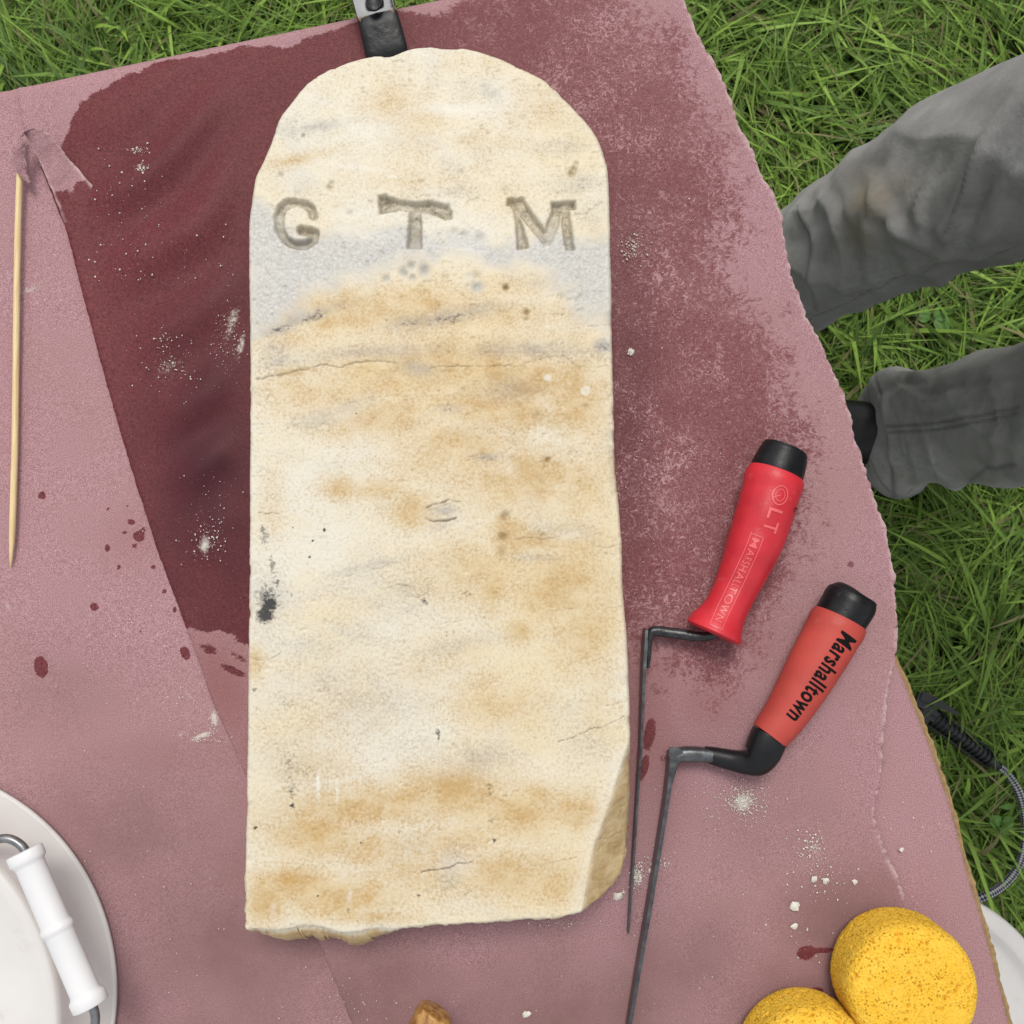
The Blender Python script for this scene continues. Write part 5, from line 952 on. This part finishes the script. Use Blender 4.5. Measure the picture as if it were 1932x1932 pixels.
# ================================================================== STONE CRUMBS
M_crumb = simple('marble_crumb', (0.62, 0.60, 0.53), 0.8, 0.2, var=0.12, sc=400, bump=.4, bsc=900)
def rock(c, r_, g_):
    t_ = np.array([(0, 0, 1), (.9, 0, .3), (.28, .85, .3), (-.72, .53, .3), (-.72, -.53, .3), (.28, -.85, .3), (.72, .53, -.4), (-.28, .85, -.4), (-.9, 0, -.4), (-.28, -.85, -.4), (.72, -.53, -.4)])
    V = t_ * (0.65 + 0.7 * g_.random((11, 1))) * r_ * np.array([1, 1, .7]); a_2 = g_.random() * 6.28; ca_, sa_ = math.cos(a_2), math.sin(a_2)
    V = np.stack([V[:, 0] * ca_ - V[:, 1] * sa_, V[:, 0] * sa_ + V[:, 1] * ca_, V[:, 2] + .3 * r_], -1) + c
    Fc = [(0, 1, 2), (0, 2, 3), (0, 3, 4), (0, 4, 5), (0, 5, 1), (1, 6, 2), (2, 6, 7), (2, 7, 3), (3, 7, 8), (3, 8, 4), (4, 8, 9), (4, 9, 5), (5, 9, 10), (5, 10, 1), (1, 10, 6)]
    return V, Fc
g_ = np.random.default_rng(99); sp = []
CL = [(1402, 1512, 20, 20, 420, .45), (1402, 1512, 50, 45, 220, .4), (1535, 1603, 22, 28, 110, .6), (1548, 1665, 40, 40, 70, .55), (1203, 1652, 9, 16, 200, .5), (1232, 1630, 24, 10, 60, .6), (1168, 1685, 8, 10, 30, .9), (1050, 1742, 50, 5, 60, .4), (1500, 1780, 60, 60, 40, .5), (1196, 468, 18, 20, 90, .7), (1190, 664, 6, 6, 16, .8), (1350, 1550, 120, 120, 260, .3), (262, 283, 12, 5, 40, .6), (268, 318, 10, 6, 40, .6), (230, 380, 60, 60, 40, .6), (250, 500, 70, 60, 50, .5), (400, 500, 60, 60, 30, .45), (430, 640, 22, 50, 160, .4), (320, 690, 40, 35, 110, .45), (300, 640, 16, 20, 30, .5), (392, 1022, 26, 26, 120, .5), (400, 960, 40, 60, 60, .4), (400, 1360, 10, 18, 90, .35), (385, 1392, 30, 8, 80, .35), (340, 1310, 40, 40, 60, .4), (270, 1190, 70, 50, 80, .35), (150, 1200, 120, 200, 90, .35), (120, 900, 120, 150, 60, .35), (300, 1650, 150, 120, 120, .35), (640, 1900, 90, 60, 110, .38), (900, 1850, 250, 60, 50, .35), (1250, 550, 60, 160, 60, .35), (1230, 1000, 40, 160, 40, .4), (1350, 900, 120, 200, 60, .3), (1600, 1650, 100, 120, 40, .35), (1720, 1700, 60, 120, 30, .4), (1290, 1750, 100, 150, 60, .3), (1450, 1250, 60, 100, 50, .3), (60, 550, 50, 60, 80, .3)]
for cx, cy, rx, ry, n_, r_ in CL:
    for _ in range(n_):
        a, b = cx + rx * g_.normal() * .75, cy + ry * g_.normal() * .75
        on = inside(OUT, np.array([a]), np.array([b]))[0]
        if on or b > 1940 or a < -5: continue
        rad = r_ * .001 * (.35 + .9 * g_.random() ** 3)
        zc_ = T + .0012 + float(wrinkles(0, 0, np.array([a]), np.array([b]))[0]); sp.append(rock(up(a, b, zc_), rad, g_))
props(mesh('stone_crumbs', *join(sp), M_crumb, smooth=False), 'pale stone dust and tiny crumbs sprinkled over the pink paper', 'stone crumbs', kind='stuff')
BIGC = [(1496, 1709, 9, 'largest flaky white crumb above the dark wet drip mark'), (1497, 1747, 6.5, 'white crumb directly below the largest flaky crumb'), (1535, 1659, 6, 'left one of two round white crumbs left of the torn paper edge'), (1556, 1661, 6, 'right one of two round white crumbs left of the torn paper edge'), (1612, 1664, 4.5, 'lone small white crumb near the torn paper edge'), (993, 1914, 7, 'lone white crumb on paper between stone and picture bottom'), (1228, 1642, 5, 'white crumb touching the right side of the long dark blade'), (1165, 1690, 8, 'white crumb under the chipped lower corner of the stone'), (1190, 664, 6, 'white crumb beside the right stone edge below the grey band'), (1700, 1603, 4, 'white crumb on the paler strip right of the torn edge'), (290, 1040, 0, '')]
for a, b, w_, lb in BIGC:
    if w_: c = up(a, b, T + .001); props(mesh('stone_crumb', *join([rock(c, w_ * .00037, g_), rock(c + (w_ * .0002, w_ * .0001, 0), w_ * .00026, g_)]), M_crumb, smooth=False, origin=c), lb, 'stone crumb', 'larger white crumbs on the paper')

# broad-leaved weeds in the lawn
M_leaf = simple('weed_leaf', (0.075, 0.17, 0.03), 0.5, 0.3, var=.3, sc=200)
def weed(a, b, z, n_, size, label, rnd=False, seed=1):
    g_ = np.random.default_rng(seed); c = up(a, b, 0.0); o = thing('broadleaf_weed', c, label, 'weed', 'broad-leaved weeds in the grass')
    for i in range(n_):
        an = i * 2.4 + g_.random(); L_ = size * (.8 + .4 * g_.random()); tt_ = np.linspace(0, 1, 9); hw = L_ * (.5 if rnd else .22) * np.sin(np.pi * np.clip(tt_, .03, 1) ** (.75)) ** .8
        dx, dy = math.cos(an), math.sin(an); base = np.array([c[0], c[1], z]) + np.array([dx, dy, 0]) * size * .15
        Vl = []
        for t_, h_ in zip(tt_, hw):
            q_ = base + np.array([dx, dy, .25]) * t_ * L_ - np.array([0, 0, .35]) * t_ * t_ * L_
            Vl += [q_ + np.array([-dy, dx, .25]) * h_, q_, q_ + np.array([dy, -dx, .25]) * h_]
        Fl = [(k_ * 3 + j, k_ * 3 + j + 1, k_ * 3 + j + 4, k_ * 3 + j + 3) for k_ in range(8) for j in (0, 1)]
        mesh('leaf', np.array(Vl), Fl, M_leaf, o)
    mesh('stem', *tube([c + (0, 0, .001), np.array([c[0], c[1], z])], .0015, K=5), M_leaf, o)
weed(1855, 1540, .050, 3, .015, 'round-leaved weed inside the loop of the braided cable', True, 1)
weed(1880, 1505, .050, 3, .022, 'narrow-leaved weed inside the loop of the braided cable', False, 2)
weed(1730, 620, .05, 3, .024, 'weed in the grass between the two trouser legs', True, 6)
